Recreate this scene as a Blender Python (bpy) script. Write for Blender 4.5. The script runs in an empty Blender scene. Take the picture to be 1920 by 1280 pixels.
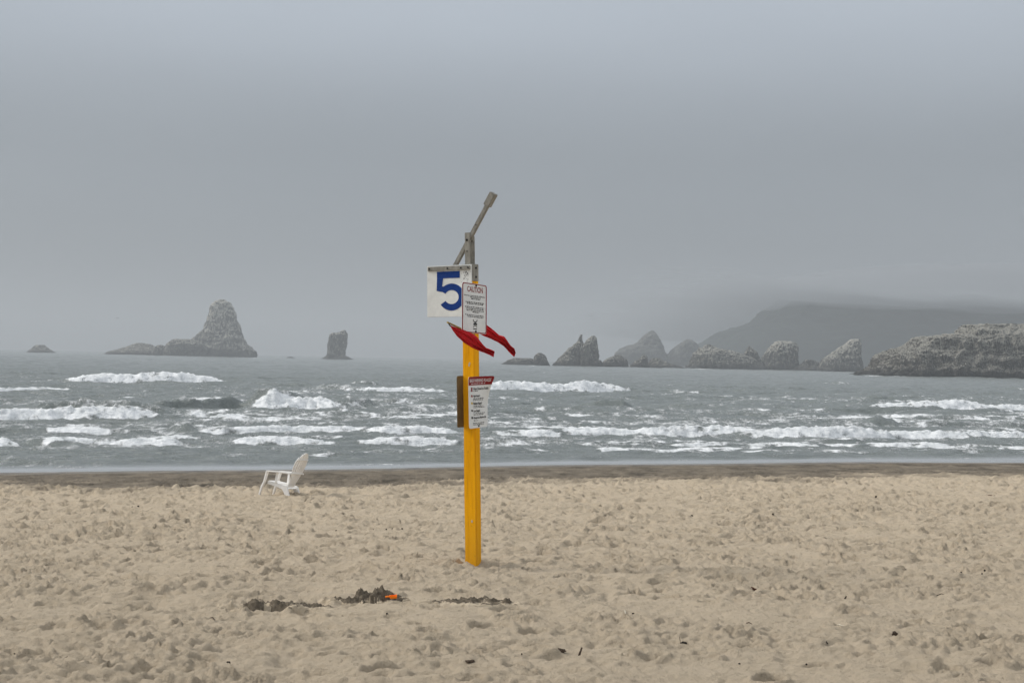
import bpy, bmesh, math, random
import numpy as np
from mathutils import Vector, Matrix

# ------------------------------------------------------------------ camera
sc = bpy.context.scene
col = sc.collection
R = math.radians
F = 2933.0            # focal length in photo pixels (1920 wide)
CAMZ = 4.0            # eye height above the sea, m
ROLL = math.atan(0.0214)
PITCH = math.atan(33.5 / F)
_f = Vector((0, math.cos(PITCH), math.sin(PITCH)))
_u0 = Vector((0, -math.sin(PITCH), math.cos(PITCH)))
_x0 = Vector((1, 0, 0))
_r = _x0 * math.cos(ROLL) + _u0 * math.sin(ROLL)
_u = -_x0 * math.sin(ROLL) + _u0 * math.cos(ROLL)
cam_d = bpy.data.cameras.new('camera')
cam = bpy.data.objects.new('camera', cam_d)
col.objects.link(cam)
cam_d.sensor_width = 36.0
cam_d.lens = F / 1920.0 * 36.0
cam_d.clip_end = 60000
cam_d.clip_start = 0.1
M = Matrix((( _r.x, _u.x, -_f.x, 0), (_r.y, _u.y, -_f.y, 0), (_r.z, _u.z, -_f.z, CAMZ), (0, 0, 0, 1)))
cam.matrix_world = M
sc.camera = cam

def ray(x, y):
    return _f + _r * ((x - 960.0) / F) + _u * ((640.0 - y) / F)

def at(x, y, d):
    """the place seen at photo pixel (x, y), d metres down the beach"""
    v = ray(x, y)
    return Vector((0, 0, CAMZ)) + v * (d / v.y)

# ------------------------------------------------------------------ sky, sun, exposure
SUN_EL, SUN_AZ = 37.0, -75.0      # azimuth from +Y (sea) towards +X, so the light comes from the left
sd = Vector((math.sin(R(SUN_AZ)) * math.cos(R(SUN_EL)), math.cos(R(SUN_AZ)) * math.cos(R(SUN_EL)), math.sin(R(SUN_EL))))
sun_d = bpy.data.lights.new('sun', 'SUN')
sun_d.energy = 1.5
sun_d.angle = R(18)
sun_d.color = (1.0, 0.965, 0.91)
sun = bpy.data.objects.new('sun', sun_d)
sun.rotation_euler = sd.to_track_quat('Z', 'Y').to_euler()
col.objects.link(sun)

world = bpy.data.worlds.new('World')
sc.world = world
world.use_nodes = True
wt = world.node_tree
wt.nodes.clear()
def wn(t, **k):
    n = wt.nodes.new(t)
    for a, b in k.items():
        setattr(n, a, b)
    return n
wout = wn('ShaderNodeOutputWorld')
bg = wn('ShaderNodeBackground')
geo = wn('ShaderNodeTexCoord')
sep = wn('ShaderNodeSeparateXYZ')
wt.links.new(geo.outputs['Generated'], sep.inputs[0])
ramp = wn('ShaderNodeValToRGB')
wt.links.new(sep.outputs['Z'], ramp.inputs[0])
cr = ramp.color_ramp
cr.interpolation = 'EASE'
SKY = [(0.0, (.142, .157, .173)), (.05, (.120, .133, .148)), (.12, (.132, .147, .165)), (.23, (.226, .251, .284)), (.5, (.345, .372, .402)), (1.0, (.52, .542, .565))]
while len(cr.elements) < len(SKY):
    cr.elements.new(0.5)
for e, (p, c) in zip(cr.elements, SKY):
    e.position = p
    e.color = (*c, 1)
nz = wn('ShaderNodeTexNoise')
nz.inputs['Scale'].default_value = 2.2
nz.inputs['Detail'].default_value = 3
mp = wn('ShaderNodeMapping')
mp.inputs['Scale'].default_value = (1, 1, 3.2)
wt.links.new(geo.outputs['Generated'], mp.inputs[0])
wt.links.new(mp.outputs[0], nz.inputs['Vector'])
mr = wn('ShaderNodeMapRange')
mr.inputs['From Min'].default_value = .3; mr.inputs['From Max'].default_value = .7
mr.inputs['To Min'].default_value = .93; mr.inputs['To Max'].default_value = 1.07
wt.links.new(nz.outputs['Fac'], mr.inputs['Value'])
mul = wn('ShaderNodeVectorMath', operation='SCALE')
wt.links.new(ramp.outputs[0], mul.inputs[0])
wt.links.new(mr.outputs[0], mul.inputs['Scale'])
sky = wn('ShaderNodeTexSky', sky_type='NISHITA')
sky.sun_disc = False
sky.sun_elevation = R(SUN_EL)
sky.sun_rotation = R(SUN_AZ)
sky.dust_density = 4.0
skys = wn('ShaderNodeVectorMath', operation='SCALE')
skys.inputs['Scale'].default_value = 0.05
wt.links.new(sky.outputs[0], skys.inputs[0])
mixw = wn('ShaderNodeMix', data_type='RGBA')
mixw.inputs[0].default_value = 0.06       # a little daylight through the overcast
wt.links.new(mul.outputs[0], mixw.inputs[6])
wt.links.new(skys.outputs[0], mixw.inputs[7])
wt.links.new(mixw.outputs[2], bg.inputs[0])
bg.inputs[1].default_value = 1.0
wt.links.new(bg.outputs[0], wout.inputs[0])

sc.view_settings.view_transform = 'Standard'
sc.view_settings.look = 'None'
sc.view_settings.gamma = 1
sc.view_settings.use_curve_mapping = False
sc.view_settings.exposure = 1.08
sc.cycles.use_denoising = True
sc.cycles.max_bounces = 6
sc.cycles.volume_bounces = 3
sc.cycles.caustics_reflective = False
sc.cycles.caustics_refractive = False

# ------------------------------------------------------------------ numpy noise
_rs = np.random.RandomState(7)
_perm = np.concatenate([_rs.permutation(256)] * 3)
_ga = _rs.rand(256) * 2 * np.pi
_gx, _gy = np.cos(_ga), np.sin(_ga)
_g3 = _rs.randn(256, 3); _g3 /= np.linalg.norm(_g3, axis=1)[:, None]

def n2(x, y):
    x = np.asarray(x, dtype=np.float64); y = np.asarray(y, dtype=np.float64)
    xi = np.floor(x).astype(np.int64); yi = np.floor(y).astype(np.int64)
    fx = x - xi; fy = y - yi
    xi &= 255; yi &= 255
    u = fx * fx * fx * (fx * (fx * 6 - 15) + 10); v = fy * fy * fy * (fy * (fy * 6 - 15) + 10)
    def g(ix, iy, dx, dy):
        h = _perm[_perm[ix] + iy]
        return _gx[h] * dx + _gy[h] * dy
    a = g(xi, yi, fx, fy); b = g(xi + 1, yi, fx - 1, fy)
    c = g(xi, yi + 1, fx, fy - 1); d = g(xi + 1, yi + 1, fx - 1, fy - 1)
    return (a + u * (b - a) + v * ((c + u * (d - c)) - (a + u * (b - a)))) * 1.5

def n3(p):
    i = np.floor(p).astype(np.int64); f = p - i; i &= 255
    w = f * f * f * (f * (f * 6 - 15) + 10)
    def g(ox, oy, oz):
        h = _perm[_perm[_perm[i[:, 0] + ox] + i[:, 1] + oy] + i[:, 2] + oz]
        q = _g3[h]
        return q[:, 0] * (f[:, 0] - ox) + q[:, 1] * (f[:, 1] - oy) + q[:, 2] * (f[:, 2] - oz)
    def l(a, b, t): return a + t * (b - a)
    return l(l(l(g(0,0,0), g(1,0,0), w[:,0]), l(g(0,1,0), g(1,1,0), w[:,0]), w[:,1]),
             l(l(g(0,0,1), g(1,0,1), w[:,0]), l(g(0,1,1), g(1,1,1), w[:,0]), w[:,1]), w[:,2]) * 1.5

def sm(a, b, x):
    t = np.clip((x - a) / (b - a), 0, 1)
    return t * t * (3 - 2 * t)

# ------------------------------------------------------------------ materials
MATS = {}
def mat(name):
    m = bpy.data.materials.new(name)
    m.use_nodes = True
    nt = m.node_tree
    b = nt.nodes['Principled BSDF']
    MATS[name] = m
    return m, nt, b

def nn(nt, t, **k):
    n = nt.nodes.new(t)
    for a, v in k.items():
        setattr(n, a, v)
    return n

def noise_col(nt, scale, detail=5, rough=.6, stretch=None, coord='Object'):
    tc = nn(nt, 'ShaderNodeTexCoord')
    n = nn(nt, 'ShaderNodeTexNoise')
    n.inputs['Scale'].default_value = scale
    n.inputs['Detail'].default_value = detail
    n.inputs['Roughness'].default_value = rough
    if stretch:
        m = nn(nt, 'ShaderNodeMapping')
        m.inputs['Scale'].default_value = stretch
        nt.links.new(tc.outputs[coord], m.inputs[0])
        nt.links.new(m.outputs[0], n.inputs['Vector'])
    else:
        nt.links.new(tc.outputs[coord], n.inputs['Vector'])
    return n.outputs['Fac']

def rampn(nt, fac, stops):
    r = nn(nt, 'ShaderNodeValToRGB')
    while len(r.color_ramp.elements) < len(stops):
        r.color_ramp.elements.new(.5)
    for e, (p, c) in zip(r.color_ramp.elements, stops):
        e.position = p
        e.color = (*c, 1) if len(c) == 3 else c
    nt.links.new(fac, r.inputs[0])
    return r.outputs[0]

def mixc(nt, fac, a, b):
    m = nn(nt, 'ShaderNodeMix', data_type='RGBA')
    for sock, v in ((0, fac), (6, a), (7, b)):
        if isinstance(v, (int, float)):
            m.inputs[sock].default_value = v
        elif isinstance(v, tuple):
            m.inputs[sock].default_value = (*v, 1)
        else:
            nt.links.new(v, m.inputs[sock])
    return m.outputs[2]

def mathn(nt, op, a, b=None, c=None, clamp=False):
    m = nn(nt, 'ShaderNodeMath', operation=op)
    m.use_clamp = clamp
    for i, v in enumerate((a, b, c)):
        if v is None: continue
        if isinstance(v, (int, float)): m.inputs[i].default_value = v
        else: nt.links.new(v, m.inputs[i])
    return m.outputs[0]

def bump(nt, b, h, strength, dist):
    n = nn(nt, 'ShaderNodeBump')
    n.inputs['Strength'].default_value = strength
    n.inputs['Distance'].default_value = dist
    nt.links.new(h, n.inputs['Height'])
    nt.links.new(n.outputs[0], b.inputs['Normal'])
    return n

def simple(name, c, rough=.6, metal=0., var=.12, scale=8., bmp=0., stretch=None):
    m, nt, b = mat(name)
    f = noise_col(nt, scale, 5, .65, stretch)
    lo = tuple(max(0, v * (1 - var)) for v in c); hi = tuple(min(1, v * (1 + var)) for v in c)
    nt.links.new(rampn(nt, f, [(.3, lo), (.7, hi)]), b.inputs['Base Color'])
    b.inputs['Roughness'].default_value = rough
    b.inputs['Metallic'].default_value = metal
    b.inputs['Specular IOR Level'].default_value = .2
    if bmp:
        bump(nt, b, f, .5, bmp)
    return m

# sand: dry tan, darker where the sea has wetted it (attribute wet)
m, nt, b = mat('sand')
a = nn(nt, 'ShaderNodeAttribute', attribute_name='wet')
f1 = noise_col(nt, 2.3, 6, .62)
f2 = noise_col(nt, 120., 3, .7)
f3 = noise_col(nt, 20., 5, .7, (1., .45, 1.))
dry = mixc(nt, f1, (.50, .41, .295), (.59, .49, .37))
dry = mixc(nt, mathn(nt, 'MULTIPLY', f2, .45), dry, (.36, .285, .195))
spk = rampn(nt, f3, [(.56, (0, 0, 0)), (.70, (1, 1, 1))])
dry = mixc(nt, mathn(nt, 'MULTIPLY', spk, .55), dry, (.22, .18, .13))
fw1 = noise_col(nt, 1.1, 5, .7, (1., .35, 1.))
wetc = rampn(nt, fw1, [(.34, (.075, .062, .046)), (.5, (.15, .124, .092)), (.68, (.225, .187, .14))])
nt.links.new(mixc(nt, a.outputs['Fac'], dry, wetc), b.inputs['Base Color'])
b.inputs['Roughness'].default_value = .95
b.inputs['Specular IOR Level'].default_value = .2
rw = nn(nt, 'ShaderNodeMapRange')
rw.inputs['From Min'].default_value = 1.0; rw.inputs['From Max'].default_value = 2.0
rw.inputs['To Min'].default_value = .95; rw.inputs['To Max'].default_value = .35
nt.links.new(a.outputs['Fac'], rw.inputs['Value'])
nt.links.new(rw.outputs[0], b.inputs['Roughness'])
h1 = noise_col(nt, 11., 8, .75)
bump(nt, b, h1, 1., .07)

# damp dug sand
m, nt, b = mat('dug_sand')
a = nn(nt, 'ShaderNodeAttribute', attribute_name='fresh')
f1 = noise_col(nt, 22., 6, .7)
f3 = noise_col(nt, 45., 4, .7)
damp = rampn(nt, f1, [(.3, (.065, .052, .037)), (.55, (.145, .118, .086)), (.78, (.28, .23, .17))])
k_ = mathn(nt, 'ADD', a.outputs['Fac'], mathn(nt, 'MULTIPLY', mathn(nt, 'SUBTRACT', f3, .5), 1.1))
k_ = rampn(nt, k_, [(.2, (0, 0, 0)), (.5, (1, 1, 1))])
nt.links.new(mixc(nt, k_, mixc(nt, f1, (.40, .325, .23), (.50, .415, .31)), damp), b.inputs['Base Color'])
b.inputs['Roughness'].default_value = .95
b.inputs['Specular IOR Level'].default_value = .15
bump(nt, b, f1, .9, .02)

# sea water with foam (attribute foam)
m, nt, b = mat('sea_water')
fa = nn(nt, 'ShaderNodeAttribute', attribute_name='foam')
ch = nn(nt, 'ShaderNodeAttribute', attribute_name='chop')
fn = noise_col(nt, 1.5, 7, .72, (1., .55, 1.))
fb = noise_col(nt, .35, 4, .6, (1., .5, 1.))
f4 = noise_col(nt, 6., 4, .7, (1., .6, 1.))
fm = mathn(nt, 'ADD', fa.outputs['Fac'], mathn(nt, 'MULTIPLY', mathn(nt, 'SUBTRACT', fn, .5), 2.1))
fm = mathn(nt, 'ADD', fm, mathn(nt, 'MULTIPLY', mathn(nt, 'SUBTRACT', f4, .5), .7))
fm = mathn(nt, 'ADD', fm, mathn(nt, 'MULTIPLY', mathn(nt, 'SUBTRACT', fb, .5), 1.0))
fs = nn(nt, 'ShaderNodeMapRange', interpolation_type='SMOOTHSTEP')
fs.inputs['From Min'].default_value = .34; fs.inputs['From Max'].default_value = .80
nt.links.new(fm, fs.inputs['Value'])
gate = mathn(nt, 'MULTIPLY', fs.outputs[0], rampn(nt, fa.outputs['Fac'], [(.02, (0, 0, 0)), (.12, (1, 1, 1))]))
watc = mixc(nt, fb, (.125, .143, .135), (.195, .212, .20))
watc = mixc(nt, mathn(nt, 'SUBTRACT', 1.0, ch.outputs['Fac'], clamp=True), watc, (.29, .30, .305))  # calm strip at the water's edge: sky reflection put into a paler base colour
foamc = rampn(nt, mathn(nt, 'ADD', mathn(nt, 'MULTIPLY', fn, .7), mathn(nt, 'MULTIPLY', f4, .3)), [(.34, (.46, .485, .49)), (.48, (.76, .775, .78)), (.6, (.90, .905, .91))])
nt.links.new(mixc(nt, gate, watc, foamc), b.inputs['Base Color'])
nt.links.new(mathn(nt, 'MULTIPLY_ADD', gate, .7, .16), b.inputs['Roughness'])
b.inputs['IOR'].default_value = 1.333
w1 = noise_col(nt, .55, 5, .62, (.55, 1.5, 1.))
w2 = noise_col(nt, 2.2, 6, .7, (.6, 1.4, 1.))
hh = mathn(nt, 'ADD', mathn(nt, 'MULTIPLY', w1, 1.0), mathn(nt, 'MULTIPLY', w2, .35))
hh = mathn(nt, 'MULTIPLY', hh, ch.outputs['Fac'])
hh = mathn(nt, 'ADD', hh, mathn(nt, 'MULTIPLY', mathn(nt, 'MULTIPLY', fn, gate), .35))
bump(nt, b, hh, 1.0, .55)

# rock: grey brown basalt, pale bird lime on the upper ledges, dark wet foot
def rock_mat(name, dark, mid, pale, lime, z0, z1, sc_=.12, limec=(.50, .475, .41)):
    m, nt, b = mat(name)
    f1 = noise_col(nt, sc_, 8, .68)
    f2 = noise_col(nt, sc_ * 3.2, 8, .72, (1, 1, .32))
    base = rampn(nt, f1, [(.36, dark), (.5, mid), (.64, pale)])
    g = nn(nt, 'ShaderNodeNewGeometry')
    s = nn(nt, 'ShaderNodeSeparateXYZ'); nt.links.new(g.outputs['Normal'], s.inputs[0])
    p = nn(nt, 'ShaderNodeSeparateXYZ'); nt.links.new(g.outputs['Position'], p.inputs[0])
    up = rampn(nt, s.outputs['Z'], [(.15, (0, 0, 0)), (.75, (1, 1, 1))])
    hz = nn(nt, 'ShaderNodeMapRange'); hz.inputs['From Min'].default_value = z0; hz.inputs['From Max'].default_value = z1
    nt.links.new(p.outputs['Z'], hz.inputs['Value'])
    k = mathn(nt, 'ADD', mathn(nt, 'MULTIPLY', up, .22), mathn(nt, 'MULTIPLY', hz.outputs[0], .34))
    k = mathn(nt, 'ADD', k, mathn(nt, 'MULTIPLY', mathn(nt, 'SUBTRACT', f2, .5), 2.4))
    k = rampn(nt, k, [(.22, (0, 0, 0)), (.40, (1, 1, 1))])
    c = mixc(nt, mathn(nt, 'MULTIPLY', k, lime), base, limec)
    lowz = nn(nt, 'ShaderNodeMapRange'); lowz.inputs['From Min'].default_value = 1.5; lowz.inputs['From Max'].default_value = 4.5
    lowz.inputs['To Min'].default_value = 1; lowz.inputs['To Max'].default_value = 0
    nt.links.new(mathn(nt, 'ADD', p.outputs['Z'], mathn(nt, 'MULTIPLY', mathn(nt, 'SUBTRACT', f1, .5), 6)), lowz.inputs['Value'])
    c = mixc(nt, lowz.outputs[0], c, (.035, .036, .034))
    nt.links.new(c, b.inputs['Base Color'])
    b.inputs['Roughness'].default_value = .9
    bump(nt, b, f2, 1., 3.4)
    return m
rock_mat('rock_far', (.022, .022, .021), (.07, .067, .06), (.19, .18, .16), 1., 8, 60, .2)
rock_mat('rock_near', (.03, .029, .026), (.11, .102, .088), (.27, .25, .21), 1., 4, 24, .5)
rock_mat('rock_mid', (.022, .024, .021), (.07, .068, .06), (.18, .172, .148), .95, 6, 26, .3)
rock_mat('rock_hazy', (.03, .032, .03), (.06, .06, .055), (.09, .088, .08), .15, 8, 60, .07)
simple('hill_forest', (.020, .027, .022), .95, 0, .4, .02)

# ------------------------------------------------------------------ mesh helpers
def mesh_np(name, verts, quads, mats, smooth=True, attrs=None):
    me = bpy.data.meshes.new(name)
    nv, nf = len(verts), len(quads)
    k = quads.shape[1]
    me.vertices.add(nv)
    me.vertices.foreach_set('co', np.ascontiguousarray(verts, dtype=np.float32).ravel())
    me.loops.add(nf * k)
    me.loops.foreach_set('vertex_index', np.ascontiguousarray(quads, dtype=np.int32).ravel())
    me.polygons.add(nf)
    me.polygons.foreach_set('loop_start', np.arange(0, nf * k, k, dtype=np.int32))
    me.polygons.foreach_set('loop_total', np.full(nf, k, dtype=np.int32))
    me.polygons.foreach_set('use_smooth', np.full(nf, smooth, dtype=bool))
    me.update(calc_edges=True)
    for nme, vals in (attrs or {}).items():
        at_ = me.attributes.new(nme, 'FLOAT', 'POINT')
        at_.data.foreach_set('value', np.ascontiguousarray(vals, dtype=np.float32).ravel())
    for mm in mats:
        me.materials.append(MATS[mm])
    return me

def grid_quads(r, c, off=0):
    i = np.arange(r * c).reshape(r, c)
    return np.stack([i[:-1, :-1].ravel(), i[:-1, 1:].ravel(), i[1:, 1:].ravel(), i[1:, :-1].ravel()], 1) + off

def tag(o, label=None, cat=None, group=None, kind=None):
    if label: o['label'] = label
    if cat: o['category'] = cat
    if group: o['group'] = group
    if kind: o['kind'] = kind
    return o

def link(name, me, parent=None):
    o = bpy.data.objects.new(name, me)
    col.objects.link(o)
    if parent is not None:
        o.parent = parent
    return o

def empty(name, mw):
    o = bpy.data.objects.new(name, None)
    o.empty_display_size = .1
    col.objects.link(o)
    o.matrix_world = mw
    return o

class MB:
    """collects shapes, then links them as one mesh object"""
    def __init__(s): s.v = []; s.f = []
    def add(s, v, f):
        o = len(s.v)
        s.v += [tuple(p) for p in v]
        s.f += [tuple(i + o for i in q) for q in f]
        return s
    def box(s, x0, x1, y0, y1, z0, z1):
        v = [(x, y, z) for z in (z0, z1) for y in (y0, y1) for x in (x0, x1)]
        return s.add(v, [(0, 2, 3, 1), (4, 5, 7, 6), (0, 1, 5, 4), (2, 6, 7, 3), (0, 4, 6, 2), (1, 3, 7, 5)])
    def prism(s, pts, axis, a, b):
        """polygon pts (2D) pushed along axis from a to b"""
        n = len(pts)
        def P(p, t):
            return {'x': (t, p[0], p[1]), 'y': (p[0], t, p[1]), 'z': (p[0], p[1], t)}[axis]
        v = [P(p, a) for p in pts] + [P(p, b) for p in pts]
        f = [tuple(range(n)), tuple(range(2 * n - 1, n - 1, -1))] + [(i, (i + 1) % n, n + (i + 1) % n, n + i) for i in range(n)]
        return s.add(v, f)
    def tube(s, path, rad, seg=8, cap=True):
        path = [Vector(p) for p in path]
        n = len(path)
        if not hasattr(rad, '__len__'): rad = [rad] * n
        v = []
        ref = Vector((0, 0, 1))
        for i, p in enumerate(path):
            t = (path[min(i + 1, n - 1)] - path[max(i - 1, 0)]).normalized()
            if abs(t.dot(ref)) > .95: ref = Vector((1, 0, 0))
            a = t.cross(ref).normalized(); b_ = t.cross(a)
            for k in range(seg):
                w = 2 * math.pi * k / seg
                v.append(p + (a * math.cos(w) + b_ * math.sin(w)) * rad[i])
        f = []
        for i in range(n - 1):
            for k in range(seg):
                k2 = (k + 1) % seg
                f.append((i * seg + k, i * seg + k2, (i + 1) * seg + k2, (i + 1) * seg + k))
        if cap:
            f.append(tuple(range(seg))); f.append(tuple(range(n * seg - 1, (n - 1) * seg - 1, -1)))
        return s.add(v, f)
    def beam(s, path, w, h, side=Vector((0, 1, 0))):
        """bar of width w (along side) and thickness h following path"""
        path = [Vector(p) for p in path]; n = len(path); v = []
        for i, p in enumerate(path):
            t = (path[min(i + 1, n - 1)] - path[max(i - 1, 0)]).normalized()
            up = t.cross(side).normalized()
            ww = w[i] if hasattr(w, '__len__') else w
            hh_ = h[i] if hasattr(h, '__len__') else h
            for a, c in ((-1, -1), (1, -1), (1, 1), (-1, 1)):
                v.append(p + side * (a * ww / 2) + up * (c * hh_ / 2))
        f = [(0, 1, 2, 3), tuple(range(4 * n - 1, 4 * n - 5, -1))]
        for i in range(n - 1):
            for k in range(4):
                k2 = (k + 1) % 4
                f.append((i * 4 + k, i * 4 + k2, i * 4 + 4 + k2, i * 4 + 4 + k))
        return s.add(v, f)
    def build(s, name, material, parent=None, bevel=0., smooth=False):
        me = bpy.data.meshes.new(name)
        bm = bmesh.new()
        vs = [bm.verts.new(p) for p in s.v]
        for q in s.f:
            try: bm.faces.new([vs[i] for i in q])
            except ValueError: pass
        bmesh.ops.recalc_face_normals(bm, faces=bm.faces)
        if bevel:
            es = [e for e in bm.edges if len(e.link_faces) == 2 and e.calc_face_angle(0) > .6]
            bmesh.ops.bevel(bm, geom=es, offset=bevel, segments=2, affect='EDGES', clamp_overlap=True)
        for f_ in bm.faces: f_.smooth = smooth
        bm.to_mesh(me); bm.free()
        me.materials.append(MATS[material])
        return link(name, me, parent)

# ------------------------------------------------------------------ beach
def shore(X): return 58.5 + .48 * np.clip(X, -400, 400) + .38 * np.sin(X / 5.3 + .4) + .2 * np.sin(X / 2.1 + 1)
def sand_base(X, Y):
    s = shore(X) - Y
    z = np.where(s < 0, .03 * s, np.where(s < 22, .042 * s, .924 + .0344 * (s - 22)))
    return np.minimum(z, 3.2 + .004 * s)

def ground_at(x, y):
    """place on the sand seen at photo pixel (x, y)"""
    v = ray(x, y); lo, hi = 3., 70.
    for _ in range(60):
        d = (lo + hi) / 2
        p = at(x, y, d)
        if p.z > float(sand_base(p.x, p.y)): lo = d
        else: hi = d
    return at(x, y, lo)

def build_beach():
    ys = [5.0]
    while ys[-1] < 66:
        y = ys[-1]
        ys.append(y + (.09 if y < 8.6 else .025 + .0021 * (y - 8.6) if y < 36 else .15))
    # far rim runs on under the shallow water, wider than the picture
    ys = np.array(ys); nr = len(ys); nc = 640
    u = np.linspace(-1, 1, nc)
    hw = .42 * ys + 1.6
    X = u[None, :] * hw[:, None]; Y = np.repeat(ys[:, None], nc, 1)
    s = shore(X) - Y
    Z = sand_base(X, Y)
    sb = 19.5 - 5.5 * sm(-7, -13, X) + 3.2 * n2(X * .22, Y * .3) + 2.4 * n2(X * .9, Y * .5)
    rough = .04 + .62 * sm(1.0, 6, s) + .34 * sm(10, 19, s)
    relief = np.zeros_like(Z)
    relief += .035 * n2(X * .7, Y * .7) + .03 * n2(X * 1.7 + 9, Y * 1.7)
    wx = X + .10 * n2(X * 2.3, Y * 2.3 + 40); wy = Y + .10 * n2(X * 2.3 + 80, Y * 2.3)
    r1 = 1 - np.abs(n2(wx * 1.7 + 3, wy * 3.0)) * 2
    r2 = 1 - np.abs(n2(wx * 3.6 + 30, wy * 6.0)) * 2
    tread = (.5 + .65 * sm(-.25, .35, n2(X * .22 + 2, Y * .3))) * (.62 + .38 * sm(12, 22, Y))
    relief += tread * (.038 * r1 + .026 * r2 + .018 * n2(wx * 6, wy * 8)) + (.4 + .8 * sm(-.3, .4, n2(X * .5 + 40, Y * .6))) * (.027 * (1 - 2 * np.abs(n2(wx * 6.5, wy * 6.5))) + .019 * (1 - 2 * np.abs(n2(wx * 12 + 5, wy * 10))) + .010 * n2(X * 24, Y * 14)) + .004 * n2(X * 45, Y * 25)
    rs = np.random.RandomState(3)
    stamp = np.zeros_like(Z)
    # footprints: each a pit with a pushed-up rim, thicker in trodden patches
    n = 9500
    for i in range(n):
        y = 6.0 + (44 - 6.0) * math.sqrt(rs.rand())
        x = (rs.rand() * 2 - 1) * (.40 * y + 1)
        if float(n2(x * .25 + 5, y * .25)) + rs.rand() * .9 < .1: continue
        a_ = .055 + .075 * rs.rand(); b_ = a_ * (.45 + .3 * rs.rand()); dep = (.03 + .065 * rs.rand() ** 1.5)
        if rs.rand() < .25: a_ *= 1.5; b_ *= 1.5; dep *= 1.25
        th = rs.randn() * .55; Rr = a_ * 2.4
        i0, i1 = np.searchsorted(ys, [y - Rr, y + Rr])
        if i1 - i0 < 2: continue
        h_ = .42 * y + 1.6
        c0 = int((x - Rr + h_) / (2 * h_) * (nc - 1)); c1 = int((x + Rr + h_) / (2 * h_) * (nc - 1)) + 2
        c0 = max(c0, 0); c1 = min(c1, nc)
        if c1 - c0 < 2: continue
        dx = X[i0:i1, c0:c1] - x; dy = Y[i0:i1, c0:c1] - y
        p = (dx * math.cos(th) + dy * math.sin(th)) / a_; q = (-dx * math.sin(th) + dy * math.cos(th)) / b_
        r = np.sqrt(p * p + q * q)
        stamp[i0:i1, c0:c1] += dep * (-1.0 * (1 - sm(.6, 1.05, r)) + .5 * np.exp(-((r - 1.25) / .24) ** 2))
    stamp = np.clip(stamp, -.11, .07) * (.75 + .25 * sm(12, 22, Y))
    churn = np.exp(-((s - sb - 1) / 3.5) ** 2)        # trampled line at the edge of the damp sand
    relief += churn * .06 * (1 - 2 * np.abs(n2(X * 1.9, Y * 1.2))) + churn * .03 * n2(X * 5, Y * 3)
    foot = sm(.10, .3, np.hypot(X + .403, Y - 18.64))
    Z = Z + rough * (relief + stamp) * (.12 + .88 * foot)
    Z = Z + .018 * np.exp(-((np.hypot(X + .403, Y - 18.64) - .15) / .09) ** 2) * (1 + .5 * n2(X * 9, Y * 9))
    wet = 1 - sm(-4., 3., s - sb)
    wet = np.clip(wet + (.55 * n2(X * 1.6, Y * .55) + .3 * n2(X * 5, Y * 2)) * sm(.0, .35, wet) * (1.25 - wet), 0, 1)
    wet += sm(5.5, .8, s)
    V = np.stack([X.ravel(), Y.ravel(), Z.ravel()], 1)
    Q = grid_quads(nr, nc)
    # the wide beach around: a coarser skirt just beneath
    gx = np.concatenate([np.linspace(-420, -40, 30), np.linspace(-38, 38, 60), np.linspace(40, 420, 30)])
    gy = np.concatenate([np.linspace(-160, -10, 20), np.linspace(-9, 70, 80), np.linspace(75, 330, 40)])
    GX, GY = np.meshgrid(gx, gy)
    GZ = sand_base(GX, GY) - .22 + .05 * n2(GX * .3, GY * .3) * (np.abs(GX) > 30)
    GS = shore(GX) - GY
    V2 = np.stack([GX.ravel(), GY.ravel(), GZ.ravel()], 1)
    Q2 = grid_quads(len(gy), len(gx), len(V))
    W2 = (1 - sm(16, 21, GS)) + sm(5.5, .8, GS)
    me = mesh_np('sand_beach', np.concatenate([V, V2]), np.concatenate([Q, Q2]), ['sand'], True,
                 {'wet': np.concatenate([wet.ravel(), W2.ravel()])})
    o = link('sand_beach', me)
    tag(o, kind='structure')
    return ys, nc, Z
BY, BNC, BZ = build_beach()

def sand_z(x, y):
    """height of the finished sand surface"""
    i = int(np.clip(np.searchsorted(BY, y), 1, len(BY) - 1))
    h_ = .42 * y + 1.6
    c = int(np.clip(round((x + h_) / (2 * h_) * (BNC - 1)), 0, BNC - 1))
    return float(BZ[i, c])

# ------------------------------------------------------------------ sea
def sea_pt(x, y):
    v = ray(x, y)
    d = -CAMZ / v.z
    return v.x * d, v.y * d

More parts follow.
